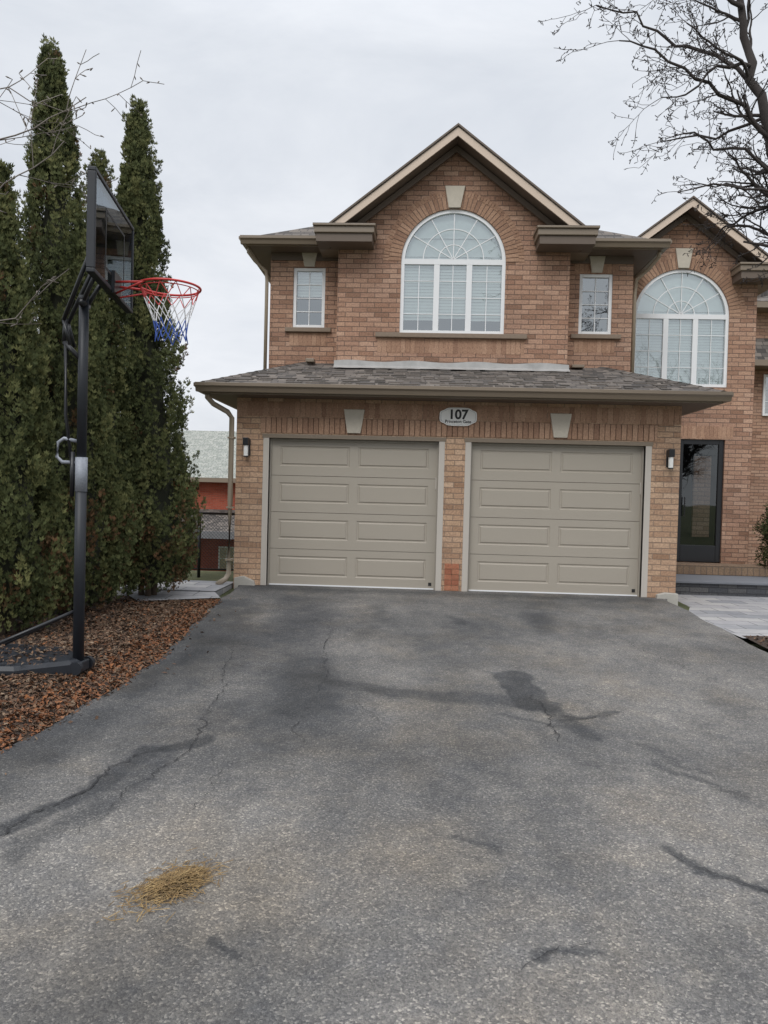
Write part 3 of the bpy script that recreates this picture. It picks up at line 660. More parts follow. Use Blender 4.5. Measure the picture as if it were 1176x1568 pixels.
crack([(.42,-4.9),(.46,-5.4),(.44,-6.0)],.013); crack([(.46,-5.45),(.75,-5.5),(.98,-5.35)],.010); crack([(.1,-5.2),(.46,-5.35)],.008)
crack([(-2.3,-3.2),(-2.1,-4.4),(-1.9,-5.4),(-1.8,-6.4),(-2.0,-7.6)],.008); crack([(-1.9,-6.3),(-2.08,-6.5),(-2.15,-7.0),(-2.5,-7.9)],.011)
crack([(-1.45,-2.2),(-1.35,-3.6),(-1.2,-5.2)],.008); crack([(-1.2,-5.2),(-1.25,-6.0),(-1.0,-6.5)],.005)
crack([(.62,-7.3),(.85,-7.55),(1.2,-7.72)],.006); crack([(-.08,-8.22),(.25,-8.03)],.005)
crack([(-2.5,-4.2),(-1.9,-4.5),(-1.3,-4.6)],.006); crack([(1.6,-1.5),(1.7,-3.2),(2.2,-5.0)],.005)
crack([(-1.7,-6.3),(-1.5,-6.9),(-1.55,-7.5)],.004); crack([(-1.2,-5.2),(-.9,-5.3),(-.6,-5.9)],.004)
cr.out("asphalt_crack",M_CRACK)

def mat_paver():
    m,nt,b=new_mat("paving_stones"); uv=nt.nodes.new('ShaderNodeUVMap').outputs[0]
    t=nt.nodes.new('ShaderNodeTexBrick'); nt.links.new(uv,t.inputs['Vector']); t.offset=.5; t.inputs['Scale'].default_value=1; t.inputs['Brick Width'].default_value=.52; t.inputs['Row Height'].default_value=.30; t.inputs['Mortar Size'].default_value=.006
    t.inputs['Color1'].default_value=(0,0,0,1); t.inputs['Color2'].default_value=(1,1,1,1)
    r=ramp(nt,[(0,(.24,.25,.27)),(.5,(.33,.33,.345)),(1,(.41,.405,.40))]); nt.links.new(t.outputs[0],r.inputs[0])
    n=noise(nt,5,6,.7,uv); r1=ramp(nt,[(.3,(.8,.8,.8)),(.7,(1.15,1.13,1.1))]); nt.links.new(n.outputs[0],r1.inputs[0])
    c=mixc(nt,r.outputs[0],r1.outputs[0],1,'MULTIPLY'); c=mixc(nt,c,(.08,.08,.08),t.outputs['Fac']); nt.links.new(c,b.inputs['Base Color']); b.inputs['Roughness'].default_value=.8
    bump(nt,b,math_(nt,'SUBTRACT',1,t.outputs['Fac']),.6,.008); return m
M_PAV=mat_paver()
k=B(); k.poly([(3.06,-2.45,-.10),(8,-2.45,-.10),(8,1.55,-.13),(3.06,1.55,-.13)]); k.out("paved_walkway",M_PAV)
k=B(); k.box(-4.5,-3.17,-.9,.18,-.1,.015); k.poly([(-3.9,-1.7,-.03),(-3.0,-1.25,-.02),(-3.17,-.9,.0),(-4.5,-.9,.0)]); k.out("paved_side_path",M_PAV)

M_SOIL=mat_plain("garden_mulch",(.045,.031,.023),1,0,.5,20,.8,60)
ysb=np.linspace(-10,-1.2,120); ub=np.linspace(0,1,40)
Yb=np.repeat(ysb[None,:],40,0); Eb=edgeL(ysb)+.04; Xb=Eb[None,:]-ub[:,None]*4.5
Zb=np.where(Yb<0,Yb*KS,0)-.012+.16*np.clip((Eb[None,:]-Xb)/.5,0,1)*np.clip((-Yb-1.2)/1.5,0,1)*np.clip(-Yb/5,0.2,1.0)+.035*(fbm(Xb*6,Yb*6,71)-.5)
def bedz(x,y):
    eb=float(edgeL(np.float64(y)))+.04; return KS*y-.012+.16*min(max((eb-x)/.5,0),1)*min(max((-y-1.2)/1.5,0),1)*min(max(-y/5,.2),1)
idx=np.arange(40*120).reshape(40,120); F_=np.stack([idx[1:,:-1],idx[:-1,:-1],idx[:-1,1:],idx[1:,1:]],-1).reshape(-1,4)
np_mesh("garden_bed_soil",np.stack([Xb,Yb,Zb],-1).reshape(-1,3),F_,[M_SOIL],smooth=True)
k=B(); k.poly([(3.04,-2.47,-.07),(3.04,-12,-.345),(4.6,-12,-.32),(4.6,-2.47,-.045)][::1]); k.out("garden_bed_soil",M_SOIL)
LT=[(.040,.025,.017),(.115,.062,.036),(.065,.038,.024),(.19,.11,.062),(.09,.052,.032),(.15,.085,.050),(.26,.19,.13),(.055,.036,.025)]
M_LEAF=mat_island("dead_leaves",LT,.85)
M_LEAF2=mat_island("rust_leaves",[(.20,.075,.030),(.30,.12,.045),(.14,.055,.025),(.25,.13,.07)],.85)
def litter(name,pts,s0,s1,mat):
    n=len(pts); V=np.zeros((n,4,3))
    for i,(x,y,z) in enumerate(pts):
        s=random.uniform(s0,s1)*(1.3 if random.random()<.1 else 1); a=random.uniform(0,6.28); t=random.gauss(0,.45); t2=random.gauss(0,.45)
        M=Matrix.Rotation(a,3,'Z')@Matrix.Rotation(t,3,'X')@Matrix.Rotation(t2,3,'Y'); asp=random.uniform(.15,.6)
        for j,(u,v_,w_) in enumerate(((-1,0,0),(0,-asp,.25),(1,0,0),(0,asp,.25))):
            q=M@Vector((u*s,v_*s,w_*s*random.uniform(0,1))); V[i,j]=(x+q.x,y+q.y,z+q.z+.006)
    return np_mesh(name,V.reshape(-1,3),np.arange(4*n).reshape(n,4),[mat])
pts=[];pts2=[]
for i in range(36000):
    y=random.uniform(-8.5,-1.25); e_=float(edgeL(np.float64(y)))+.04; dx=abs(random.gauss(0,.75))
    if dx>1.9: continue
    x=e_-dx+ (.05 if random.random()<.2 else 0); q=(x,y,bedz(x,y)+random.uniform(0,.012))
    (pts2 if random.random()<(.55 if dx<.28 else .10) else pts).append(q)
for i in range(90):
    y=random.uniform(-8,-1); x=float(edgeL(np.float64(y)))+abs(random.gauss(0,.18)); pts.append((x,y,gz(y)+.003))
for i in range(1800):
    y=random.uniform(-5,-2.5); x=random.uniform(3.04,4.4); pts.append((x,y,KS*y+.008))
litter("leaf_litter",pts,.010,.028,M_LEAF); litter("leaf_litter",pts2,.010,.028,M_LEAF2)
M_HAY=mat_island("dried_grass",[(.10,.065,.03),(.26,.17,.07),(.17,.105,.045),(.34,.24,.11),(.08,.05,.025)],.9)
V=[];Fh=[]
for i in range(2500):
    a=random.uniform(0,6.28); rr_=abs(random.gauss(0,.42)); u=math.cos(a)*rr_; v_=math.sin(a)*rr_
    if random.random()<.4: u=.2+u*.6; v_=v_*.6
    px=-1.42+u*.19-v_*.03; py=-7.82+u*.14+v_*.18
    hz=.03*math.exp(-(rr_/.35)**2); z=gz(py)+.006+random.uniform(0,hz+.004)
    d=random.gauss(.6,1.1); L=random.uniform(.015,.065); w_=random.uniform(.0007,.0018); dx,dy=math.cos(d)*L/2,math.sin(d)*L/2; sx,sy=-math.sin(d)*w_,math.cos(d)*w_; bz=random.uniform(-.004,.012)
    i0=len(V); V+=[(px-dx-sx,py-dy-sy,z),(px-dx+sx,py-dy+sy,z+.001),(px+dx+sx,py+dy+sy,z+bz+.001),(px+dx-sx,py+dy-sy,z+bz)]; Fh.append([i0,i0+1,i0+2,i0+3])
np_mesh("hay_clump",V,Fh,[M_HAY])

# ================================================================== CEDARS
def mat_foliage(name,lo,mid,hi,brown):
    m,nt,b=new_mat(name); at=nt.nodes.new('ShaderNodeAttribute'); at.attribute_name="tone"
    r=ramp(nt,[(0,brown),(.12,lo),(.5,mid),(1,hi)]); nt.links.new(at.outputs['Fac'],r.inputs[0])
    nt.links.new(r.outputs[0],b.inputs['Base Color']); b.inputs['Roughness'].default_value=.8
    b.inputs['Specular IOR Level'].default_value=.2
    return m
M_CED=mat_foliage("cedar_foliage",(.030,.038,.015),(.080,.094,.036),(.170,.168,.066),(.17,.09,.045))
M_CORE=mat_plain("cedar_dark_core",(.022,.024,.013),1)
M_BARK=mat_plain("bark",(.10,.075,.055),1,0,.3,20,.8,50)
def cedar(name,x,y,h,R,lean=(0,0),seed=1,nclump=520,z0=-.08,ex=.76):
    g=np.random.default_rng(seed); e=empty(name)
    def prof(t): return R*((1-t)**ex)*np.minimum(1,.66+t*3.2)
    n=nclump; ns=52
    t=g.random(n)**1.12*.985; az=g.uniform(0,6.283,n); rp=prof(t)
    f=np.ones(n)
    for _ in range(18):
        p_,q_,a_=g.uniform(0,6.28),g.random(),g.uniform(-.14,.26); dd=np.arctan2(np.sin(az-p_),np.cos(az-p_))
        f+=a_*np.exp(-(dd/.5)**2-((t-q_)/.05)**2)
    rad=rp*(f-.05)*g.uniform(.62,1.0,n); zc=z0+.10+t*h*.965
    cx=x+lean[0]*t+np.cos(az)*rad; cy=y+lean[1]*t+np.sin(az)*rad
    L=g.uniform(.22,.55,n)*(1-.45*t); L=np.where(zc+L>z0+h+.05,np.maximum(.1,z0+h+.05-zc),L)
    ax=np.stack([np.cos(az)*.28*(1-t*.6)+g.normal(0,.12,n),np.sin(az)*.28*(1-t*.6)+g.normal(0,.12,n),np.ones(n)],-1); ax/=np.linalg.norm(ax,axis=1)[:,None]
    base=np.clip(g.normal(.40,.17,n),.1,.8); brown=((t<.2)&(g.random(n)<.16))|(g.random(n)<.015)
    wid=g.uniform(.055,.125,n)*(1-.3*t)
    u=np.tile(np.arange(ns)/ns,(n,1)); pr=wid[:,None]*np.sin(np.pi*np.minimum(1,u*.82+.16)); a=g.uniform(0,6.283,(n,ns)); rr=pr*np.sqrt(g.random((n,ns)))
    C_=np.stack([cx,cy,zc],-1)
    P=C_[:,None,:]+ax[:,None,:]*(L[:,None]*u)[...,None]+np.stack([np.cos(a)*rr,np.sin(a)*rr,0*rr],-1)
    pa=a+g.normal(0,.6,(n,ns)); sl_=g.uniform(.026,.066,(n,ns)); hd=np.stack([np.cos(pa),np.sin(pa),0*pa],-1)
    up=np.stack([np.cos(pa)*.3+g.normal(0,.25,(n,ns)),np.sin(pa)*.3+g.normal(0,.25,(n,ns)),np.ones((n,ns))],-1); up/=np.linalg.norm(up,axis=-1)[...,None]
    tn=np.clip(base[:,None]+g.normal(0,.12,(n,ns))+.14*(rr/wid[:,None])+.10*u,.13,1); tn=np.where(brown[:,None],g.uniform(0,.1,(n,ns)),tn)  # occlusion painted into the tone: sprays darker towards each clump's axis
    Vs=[];Ts=[]
    pn=np.stack([np.sin(pa),-np.cos(pa),0*pa],-1)
    for k_ in (-1,0,1):
        d=up+hd*(k_*.7); d=d/np.linalg.norm(d,axis=-1)[...,None]*(sl_*(1 if k_==0 else .8))[...,None]
        sd=np.cross(d,pn); sd/=np.maximum(1e-6,np.linalg.norm(sd,axis=-1))[...,None]; sd*=(sl_*.125)[...,None]; mid=P+d*.5
        Vs.append(np.stack([P,mid+sd,P+d,mid-sd],-2)); Ts.append(np.stack([tn*.8,tn,tn*1.12,tn],-1))
    V=np.concatenate([v_.reshape(-1,3) for v_ in Vs]); T=np.concatenate([t_.ravel() for t_ in Ts])
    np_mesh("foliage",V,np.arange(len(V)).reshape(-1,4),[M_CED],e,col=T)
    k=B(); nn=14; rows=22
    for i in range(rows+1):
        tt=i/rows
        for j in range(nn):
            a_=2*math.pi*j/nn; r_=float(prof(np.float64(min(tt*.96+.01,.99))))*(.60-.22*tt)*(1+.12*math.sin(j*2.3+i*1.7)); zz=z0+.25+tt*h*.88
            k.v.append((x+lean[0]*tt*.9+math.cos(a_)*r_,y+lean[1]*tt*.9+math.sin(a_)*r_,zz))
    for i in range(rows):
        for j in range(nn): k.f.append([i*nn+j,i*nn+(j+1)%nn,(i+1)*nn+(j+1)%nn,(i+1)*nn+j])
    k.out("light_block_core",M_CORE,e,uv=False)  # dark core added inside the cedar to stop light showing through
    k=B()
    for q in range(4):
        a_=q*1.7; k.tube([(x+.07*math.cos(a_),y+.07*math.sin(a_),z0-.15),(x+.10*math.cos(a_),y+.10*math.sin(a_),z0+.6),(x+.05*math.cos(a_)+lean[0]*.3,y+.05*math.sin(a_),z0+2)],.045,7,True,.02)
    k.out("trunk",M_BARK,e,smooth=True,uv=False)
    return e
cedar("cedar_tree",-3.95,-1.25,6.34,.72,(-.26,0),1,950)
cedar("cedar_tree",-4.28,-2.75,6.20,.70,(-.30,0),2,920)
cedar("cedar_tree",-4.32,-1.95,5.35,.60,(-.05,0),3,600)
cedar("cedar_tree",-4.28,-4.05,4.30,.64,(-.12,0),4,760)
cedar("cedar_tree",-4.85,-3.4,4.7,.62,(-.10,0),5,520)

# ================================================================== BARE TREES
M_TWIG=mat_plain("dark_bark",(.050,.042,.040),1,0,.25,30,.6,60); M_TWIG2=mat_plain("pale_bark",(.20,.175,.155),1,0,.25,30)
class Tree:
    def __init__(s,seed): s.rs=random.Random(seed); s.V=[]; s.F=[]
    def tube(s,P,R,n):
        i0=len(s.V); m=len(P)
        for k in range(m):
            d=(P[min(k+1,m-1)]-P[max(k-1,0)]).normalized(); a=d.cross(Vector((.3,.2,.93)))
            if a.length<.05: a=d.cross(Vector((0,1,0)))
            a.normalize(); b=d.cross(a)
            for j in range(n):
                t=6.2832*j/n; s.V.append(P[k]+(a*math.cos(t)+b*math.sin(t))*R[k])
        for k in range(m-1):
            for j in range(n):
                q=i0+k*n; s.F.append([q+j,q+(j+1)%n,q+n+(j+1)%n,q+n+j])
    def grow(s,p,d,L,r,depth,bias,wob=.28,buds=True,rmin=.0026):
        rs=s.rs; n=max(3,int(L/(.09 if depth<2 else .055))); P=[p.copy()]; R=[r]; step=L/n; kids=[]
        for i in range(n):
            d=(d+Vector((rs.gauss(0,wob),rs.gauss(0,wob),rs.gauss(0,wob)))*.55+bias*.05).normalized()
            p=p+d*step; f=(i+1)/n; P.append(p.copy()); R.append(max(rmin,r*(1-.62*f)))
            if depth>0 and i>0 and rs.random()<(.75 if depth<3 else .6): kids.append((p.copy(),d.copy(),R[-1],f))
            if depth<=1 and buds and rs.random()<.6:
                o=Vector((rs.gauss(0,1),rs.gauss(0,1),rs.gauss(0,1))).normalized(); q=p+o*rs.uniform(.012,.035); s.tube([p,q,q+o*.012],[R[-1]*.8,.0055,.002],4)
        s.tube(P,R,8 if r>.03 else 5 if r>.008 else 3)
        for (q,dd,rr,f) in kids:
            ax=Vector((rs.gauss(0,1),rs.gauss(0,1),rs.gauss(0,1))).cross(dd).normalized(); ang=rs.uniform(.5,1.15)
            nd=(dd*math.cos(ang)+ax*math.sin(ang)).normalized()
            s.grow(q,nd,L*rs.uniform(.32,.62)*(1.1-.4*f),max(rmin,rr*rs.uniform(.45,.7)),depth-1,bias,wob,buds,rmin)
    def limb(s,pts,r0,r1,depth,subL,bias,dens=.5,wob=.28):
        P=[];R=[]; pts=[Vector(p) for p in pts]; rs=s.rs
        for a,c in zip(pts[:-1],pts[1:]):
            n=max(2,int((c-a).length/.12))
            for i in range(n): P.append(a.lerp(c,i/n)+Vector((rs.gauss(0,.016),rs.gauss(0,.016),rs.gauss(0,.016))))
        P.append(pts[-1]); m=len(P)
        for i in range(m): R.append(r0+(r1-r0)*i/(m-1))
        s.tube(P,R,10 if r0>.03 else 6)
        for i in range(2,m):
            if rs.random()<dens:
                d=(P[i]-P[i-1]).normalized(); ax=Vector((rs.gauss(0,1),rs.gauss(0,1),rs.gauss(0,1))).cross(d).normalized(); ang=rs.uniform(.5,1.2)
                nd=(d*math.cos(ang)+ax*math.sin(ang)+bias*.25).normalized()
                s.grow(P[i],nd,subL*rs.uniform(.6,1.2),max(.004,R[i]*.42),depth,bias,wob)
    def out(s,name,mat,part="branches"):
        e=empty(name); v=np.array([tuple(q) for q in s.V]); np_mesh(part,v,s.F,[mat],e,smooth=True); return e
T1=Tree(11); bl=Vector((-.6,0,.15))
T1.limb([(3.75,-3.0,-.2),(3.72,-3.0,1.2),(3.60,-3.0,2.4),(3.45,-3.0,3.2)],.13,.10,0,.1,bl,0)
T1.limb([(3.45,-3,3.2),(3.15,-3.0,4.3),(2.92,-3.0,5.0),(2.72,-3.0,5.6),(2.62,-2.95,6.3),(2.45,-2.9,7.2)],.070,.025,3,.85,bl,.62)
T1.limb([(3.45,-3,3.2),(3.75,-2.8,4.4),(3.9,-2.6,5.6),(3.8,-2.5,7.0)],.08,.03,3,.8,Vector((-.2,0,.3)),.35)
T1.limb([(2.92,-3,5.0),(2.5,-3.1,5.35),(2.1,-3.2,5.5),(1.7,-3.2,5.75),(1.35,-3.2,5.85)],.026,.006,2,.48,bl,.9)
T1.limb([(2.78,-3,5.5),(2.4,-2.9,5.9),(2.0,-2.8,6.05),(1.6,-2.8,6.35),(1.2,-2.8,6.45)],.024,.006,2,.50,bl,.9)
T1.limb([(3.2,-3,4.1),(2.9,-3.1,4.42),(2.6,-3.2,4.45),(2.3,-3.3,4.42),(1.95,-3.3,4.35)],.018,.005,2,.30,bl,.65)
T1.limb([(3.1,-3,4.4),(2.85,-2.8,4.62),(2.5,-2.7,4.66),(2.2,-2.6,4.70)],.016,.005,2,.34,bl,.75)
T1.limb([(3.05,-3,4.6),(2.7,-3,4.88),(2.4,-3,4.90),(2.15,-3,5.05),(1.9,-3,5.0)],.020,.005,2,.40,bl,.9)
T1.limb([(2.85,-3,5.2),(2.5,-2.7,5.15),(2.2,-2.6,5.22),(1.95,-2.6,5.15)],.018,.005,2,.40,bl,.9)
T1.limb([(2.7,-3,5.7),(2.3,-3.2,5.6),(2.0,-3.3,5.3),(1.75,-3.3,5.25)],.020,.005,2,.42,bl,.9)
T1.limb([(2.6,-3,6.3),(2.2,-3.0,6.6),(1.8,-3,6.75),(1.3,-3,6.8)],.024,.006,2,.45,bl,.7)
T1.out("bare_tree",M_TWIG)
T2=Tree(23); br=Vector((.5,0,.35))
T2.limb([(-4.55,-5.9,-.2),(-4.5,-5.9,1.5),(-4.35,-5.9,3.0),(-4.3,-5.9,4.5)],.05,.02,2,.5,Vector((0,0,.3)),.15)
T2.limb([(-4.4,-5.9,2.3),(-3.9,-5.8,2.9),(-3.45,-5.7,3.3),(-3.0,-5.6,3.75)],.010,.003,1,.55,br,.6,.15)
T2.limb([(-4.35,-5.9,3.0),(-3.8,-5.8,3.5),(-3.3,-5.7,3.75),(-2.85,-5.6,4.05)],.010,.003,1,.5,br,.5,.15)
T2.limb([(-4.35,-5.9,3.3),(-3.8,-5.7,4.0),(-3.4,-5.6,4.1),(-3.05,-5.5,4.0)],.009,.0025,1,.5,br,.6,.15)
T2.limb([(-4.4,-5.9,1.9),(-3.8,-5.7,2.35),(-3.4,-5.5,2.55),(-3.0,-5.5,2.9)],.008,.0025,1,.45,br,.5,.15)
T2.out("bare_sapling",M_TWIG2)
T3=Tree(31); up=Vector((0,0,.4))
T3.limb([(0,0,-.5),(0,0,2.5)],.22,.18,0,1,up,0)
for i in range(6):
    a=i*1.05; T3.limb([(0,0,2.4),(math.cos(a)*1.0,math.sin(a)*1.0,4.2),(math.cos(a)*1.9,math.sin(a)*1.9,7.5)],.11,.03,1,1.8,up,.6)
e3=T3.out("bare_tree",M_TWIG); e3.location=(7,-27,-.4)
me3=e3.children[0].data
for i,(x,y,s_) in enumerate([(-6,-29,1.1),(15,-30,1.2),(1.5,-33,1.0)]):
    q=empty("bare_tree"); o=bpy.data.objects.new("branches",me3); link(o,q); q.location=(x,y,-.4); q.scale=(s_,s_,s_); q.rotation_euler=(0,0,i*1.3)

sh=empty("evergreen_shrub"); V=[];T=[]
for i in range(12000):
    d=Vector((random.gauss(0,1),random.gauss(0,1),random.gauss(0,1))).normalized(); r_=random.uniform(.6,1.0)*(1+.15*math.sin(d.x*7)+.1*math.sin(d.z*9)); P=Vector((6.08,2.70,.80))+Vector((d.x*.62*r_,d.y*.5*r_,d.z*.74*r_))
    a=Vector((random.gauss(0,1),random.gauss(0,1),random.gauss(0,1))).normalized()*.035; c=a.cross(d).normalized()*.012; tn=max(.13,random.gauss(.30,.15))
    V+=[tuple(P-a),tuple(P+c),tuple(P+a),tuple(P-c)]; T+=[tn]*4
np_mesh("foliage",V,np.arange(len(V)).reshape(-1,4),[M_CED],sh,col=T)
k=B(); k.tube([(6.08,2.70,.09),(6.08,2.70,.7)],.05,7); k.out("stem",M_BARK,sh)

# ================================================================== BASKETBALL HOOP
hp=empty("basketball_hoop")
px,py=-3.05,-5.15; pb=bedz(px,py)+.03
nrm=Vector((.986,.164,0)).normalized(); tan=Vector((-.164,.986,0)).normalized()
mid=Vector((-2.82,-5.15,3.165))
k=B(); k.tube([(px,py,pb),(px,py,1.55)],.041,16).out("pole_lower",M_BLACKP,hp,smooth=True)
k=B(); k.tube([(px,py,1.55),(px,py,2.80)],.036,16).out("pole_upper",M_BLACKP,hp,smooth=True)
k=B(); k.tube([(px,py,1.32),(px,py,1.58)],.0445,16).out("pole_label",M_LABEL,hp,smooth=True)
def bar(b,p,q,r=.016,n=8): b.tube([p,q],r,n)
Pp=Vector((px,py,0)); arm=B()
for sgn in (-1,1):
    o=tan*.055*sgn
    bar(arm,Pp+o+Vector((0,0,2.72)),mid-nrm*.06+o*2.2+Vector((0,0,-.12)),.016)
    bar(arm,Pp+o+Vector((0,0,2.42))+nrm*-.08,Pp+o+nrm*-.13+Vector((0,0,2.60)),.014)
    bar(arm,Pp+o+nrm*-.13+Vector((0,0,2.60)),mid-nrm*.06+o*2.2+Vector((0,0,.16)),.016)
bar(arm,Pp+Vector((0,0,2.30)),Pp-nrm*.14+Vector((0,0,2.45)),.018); bar(arm,Pp-nrm*.14+Vector((0,0,2.45)),Pp-nrm*.13+Vector((0,0,2.62)),.018)
arm.tube([Pp-nrm*.13+Vector((0,0,2.45)),Pp-nrm*.12+Vector((0,0,1.9)),Pp-nrm*.06+Vector((0,0,1.45))],.013,8)
arm.tube([Pp+tan*-.08+Vector((0,0,2.74)),Pp+tan*.08+Vector((0,0,2.74))],.03,10)
arm.out("support_arms",M_BLACK,hp,smooth=True)
k=B(); k.tube([Pp+Vector((-.03,0,1.70)),Pp-nrm*.13+Vector((0,0,1.72)),Pp-nrm*.17+Vector((0,0,1.69)),Pp-nrm*.18+Vector((0,0,1.58)),Pp-nrm*.14+Vector((0,0,1.54)),Pp+Vector((-.04,0,1.54))],.014,8); k.out("height_handle",M_LABEL,hp,smooth=True)
k=B(); k.tube([Pp-nrm*.065+Vector((0,0,1.28)),Pp-nrm*.065+Vector((0,0,1.62))],.018,8); k.out("height_lock",M_BLACK,hp,smooth=True)
def bpt(u,w,n): return mid+tan*u+Vector((0,0,w))+nrm*n
def bbox(b,u0,u1,w0,w1,n0,n1):
    i=len(b.v)
    for n_ in (n0,n1):
        for (u,w) in ((u0,w0),(u1,w0),(u1,w1),(u0,w1)): b.v.append(tuple(bpt(u,w,n_)))
    b.f+=[[i+a for a in q] for q in ((0,3,2,1),(4,5,6,7),(0,1,5,4),(1,2,6,5),(2,3,7,6),(3,0,4,7))]
hw_,hh_=.60,.355
k=B(); bbox(k,-hw_,hw_,hh_-.03,hh_,-.045,.012); bbox(k,-hw_,hw_,-hh_,-hh_+.03,-.045,.012); bbox(k,-hw_,-hw_+.03,-hh_+.03,hh_-.03,-.045,.012); bbox(k,hw_-.03,hw_,-hh_+.03,hh_-.03,-.045,.012)
bbox(k,-.20,-.17,-hh_+.03,hh_-.03,-.045,-.01); bbox(k,.17,.20,-hh_+.03,hh_-.03,-.045,-.01); bbox(k,-.17,.17,-.16,-.13,-.045,-.01); bbox(k,-hw_+.03,-.2,-.015,.015,-.045,-.01); bbox(k,.2,hw_-.03,-.015,.015,-.045,-.01)
k.out("backboard_frame",M_BLACKP,hp,.006)
k=B(); bbox(k,-hw_+.03,hw_-.03,-hh_+.03,hh_-.03,-.004,.004); k.out("backboard_panel",M_ACRYL,hp)
k=B(); t_=.018
for (a,c,d_,e_) in ((-.29,.29,.17,.17+t_),(-.29,.29,-.24,-.24+t_),(-.29,-.29+t_,-.24+t_,.17),(.29-t_,.29,-.24+t_,.17)): bbox(k,a,c,d_,e_,.0045,.006)
k.out("backboard_target",M_INK,hp)
k=B(); bbox(k,-.11,.11,-hh_-.01,-.20,.006,.03); k.out("rim_mount",M_BLACK,hp)
rc=mid+nrm*.41+Vector((0,0,-.275)); rr_=.228; k=B()
k.tube([rc+Vector((rr_*math.cos(2*math.pi*i/40),rr_*math.sin(2*math.pi*i/40),0)) for i in range(41)],.009,8,False)
for sgn in (-1,1):
    k.tube([mid+nrm*.02+tan*.07*sgn+Vector((0,0,-.275)),rc+(-nrm*.85+tan*.52*sgn).normalized()*rr_],.009,6)
    k.tube([mid+nrm*.02+tan*.06*sgn+Vector((0,0,-.36)),rc+(-nrm*.7+tan*.72*sgn).normalized()*rr_+Vector((0,0,-.004))],.007,6)
k.tube([rc+Vector((.215*math.cos(2*math.pi*i/40),.215*math.sin(2*math.pi*i/40),-.022)) for i in range(41)],.004,6,False)
k.out("rim_ring",M_RED,hp,smooth=True)
nets={'r':B(),'w':B(),'b':B()}; nl=12; rows=[(0,.222),(-.09,.190),(-.17,.155),(-.25,.128),(-.33,.115),(-.39,.120)]
def npnt(row,i):
    z,r_=rows[row]; a=2*math.pi*(i+(row%2)*.5)/nl; return rc+Vector((r_*math.cos(a)+.02*row/5,r_*math.sin(a),z-.012+.014*math.sin(i*2.1+row)))
for row in range(5):
    bb=nets['r' if row==0 else 'w' if row<3 else 'b']
    for i in range(nl):
        q=npnt(row,i)
        for j in ((i,i-1) if row%2==0 else (i,i+1)): bb.tube([q,npnt(row+1,j)],.0036,5,False)
nets['r'].out("net_top",M_NETR,hp,uv=False); nets['w'].out("net_middle",M_NETW,hp,uv=False); nets['b'].out("net_bottom",M_NETB,hp,uv=False)
k=B(); zb=bedz(-3.4,-5.1)-.02
bp=[(-3.04,-5.26),(-3.0,-5.15),(-3.04,-5.04),(-3.35,-4.78),(-3.95,-4.70),(-4.05,-4.8),(-4.05,-5.5),(-3.95,-5.6),(-3.35,-5.52)]
n=len(bp); cxb,cyb=-3.6,-5.15
for (sc,z) in ((1.0,zb-.03),(1.0,zb+.045),(.95,zb+.075),(.80,zb+.085)):
    for x,y in bp: k.v.append((cxb+(x-cxb)*sc,cyb+(y-cyb)*sc,z))
for l in range(3):
    for j in range(n): k.f.append([l*n+(j+1)%n,l*n+j,(l+1)*n+j,(l+1)*n+(j+1)%n])
k.f.append([3*n+j for j in reversed(range(n))]); k.out("base_tank",M_BLACKP,hp,smooth=False)
k=B()
for s_ in (-.10,.10): k.tube([(px+.03,py+s_-.02,pb+.02),(px+.03,py+s_+.02,pb+.02)],.05,16)
k.out("base_wheels",M_BLACKP,hp)
k=B()
for s_ in (-.30,.30): k.tube([(px,py,.42),(-3.85,py+s_,zb+.07)],.014,8)
k.out("base_struts",M_BLACK,hp,smooth=True)
k=B(); k.box(px-.07,px+.06,py-.07,py+.07,pb-.02,pb+.06); k.out("pole_socket",M_BLACKP,hp,.01)
pts=[(random.uniform(-4.0,-3.15),random.uniform(-5.5,-4.85),zb+.087) for _ in range(420)]
litter("leaf_litter",pts,.010,.026,M_LEAF)

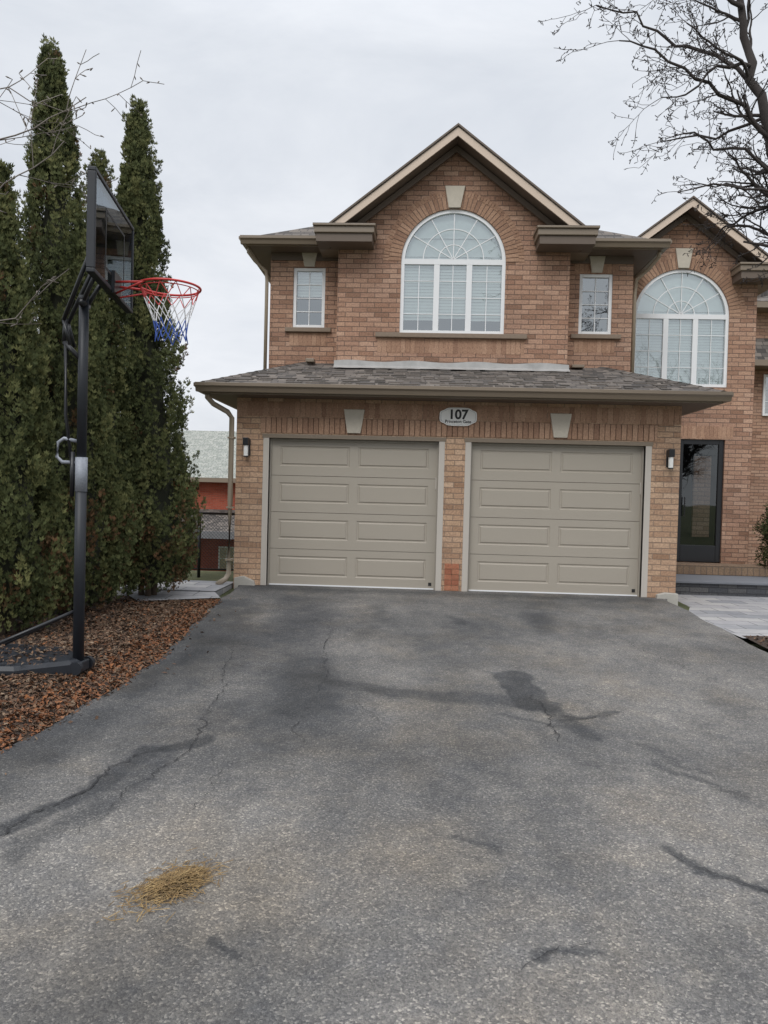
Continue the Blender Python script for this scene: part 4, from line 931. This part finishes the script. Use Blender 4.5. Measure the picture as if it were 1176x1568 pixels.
# ================================================================== WORLD / LIGHT / CAMERA
SE=46
w=bpy.data.worlds.new("World"); S.world=w; w.use_nodes=True; nt=w.node_tree; nt.nodes.clear()
out=nt.nodes.new('ShaderNodeOutputWorld'); bg=nt.nodes.new('ShaderNodeBackground'); nt.links.new(bg.outputs[0],out.inputs[0]); bg.inputs[1].default_value=.1
sky=nt.nodes.new('ShaderNodeTexSky'); sky.sky_type='NISHITA'; sky.sun_disc=False; sky.sun_elevation=math.radians(SE)
tc=nt.nodes.new('ShaderNodeTexCoord'); sx=nt.nodes.new('ShaderNodeSeparateXYZ'); nt.links.new(tc.outputs['Generated'],sx.inputs[0])
gr=ramp(nt,[(0,(.68,.69,.71)),(.12,(.68,.70,.735)),(.5,(.62,.65,.695)),(.62,(.9,.92,.96)),(1,(1.8,1.83,1.9))])
nt.links.new(sx.outputs[2],gr.inputs[0])
cn=noise(nt,2.2,6,.62,mapping(nt,tc.outputs['Generated'],(1,1,2.6)),.4)
cr_=ramp(nt,[(.32,(.87,.885,.91)),(.68,(1.11,1.10,1.09))]); nt.links.new(cn.outputs[0],cr_.inputs[0])
cl=mixc(nt,gr.outputs[0],cr_.outputs[0],1,'MULTIPLY')
sc=nt.nodes.new('ShaderNodeVectorMath'); sc.operation='SCALE'; sc.inputs[3].default_value=12.4; nt.links.new(cl,sc.inputs[0])
mxs=mixc(nt,sky.outputs[0],sc.outputs[0],.95); nt.links.new(mxs,bg.inputs[0])
sun=bpy.data.lights.new("sun",'SUN'); sun.energy=1.4; sun.angle=math.radians(30); sun.color=(1,.98,.94)
so=bpy.data.objects.new("sun",sun); link(so)
dirv=Vector((-.30,-1.0,0)).normalized()*math.cos(math.radians(SE))+Vector((0,0,math.sin(math.radians(SE))))
so.rotation_euler=dirv.to_track_quat('Z','Y').to_euler(); so.location=(-5,-10,15)
sky.sun_rotation=math.atan2(dirv.x,dirv.y)
cam=bpy.data.cameras.new("camera"); co=bpy.data.objects.new("camera",cam); link(co); S.camera=co
cam.sensor_fit='VERTICAL'; cam.sensor_height=36; cam.lens=1150/1568*36; cam.clip_end=2000; cam.clip_start=.05
co.matrix_world=Matrix.Translation((-.4626,-10.7479,1.3574))@(Matrix.Rotation(.049,4,'Z')@Matrix.Rotation(math.pi/2-.0234,4,'X')@Matrix.Rotation(.0257,4,'Z'))
S.view_settings.view_transform='Standard'; S.view_settings.look='None'; S.view_settings.exposure=0
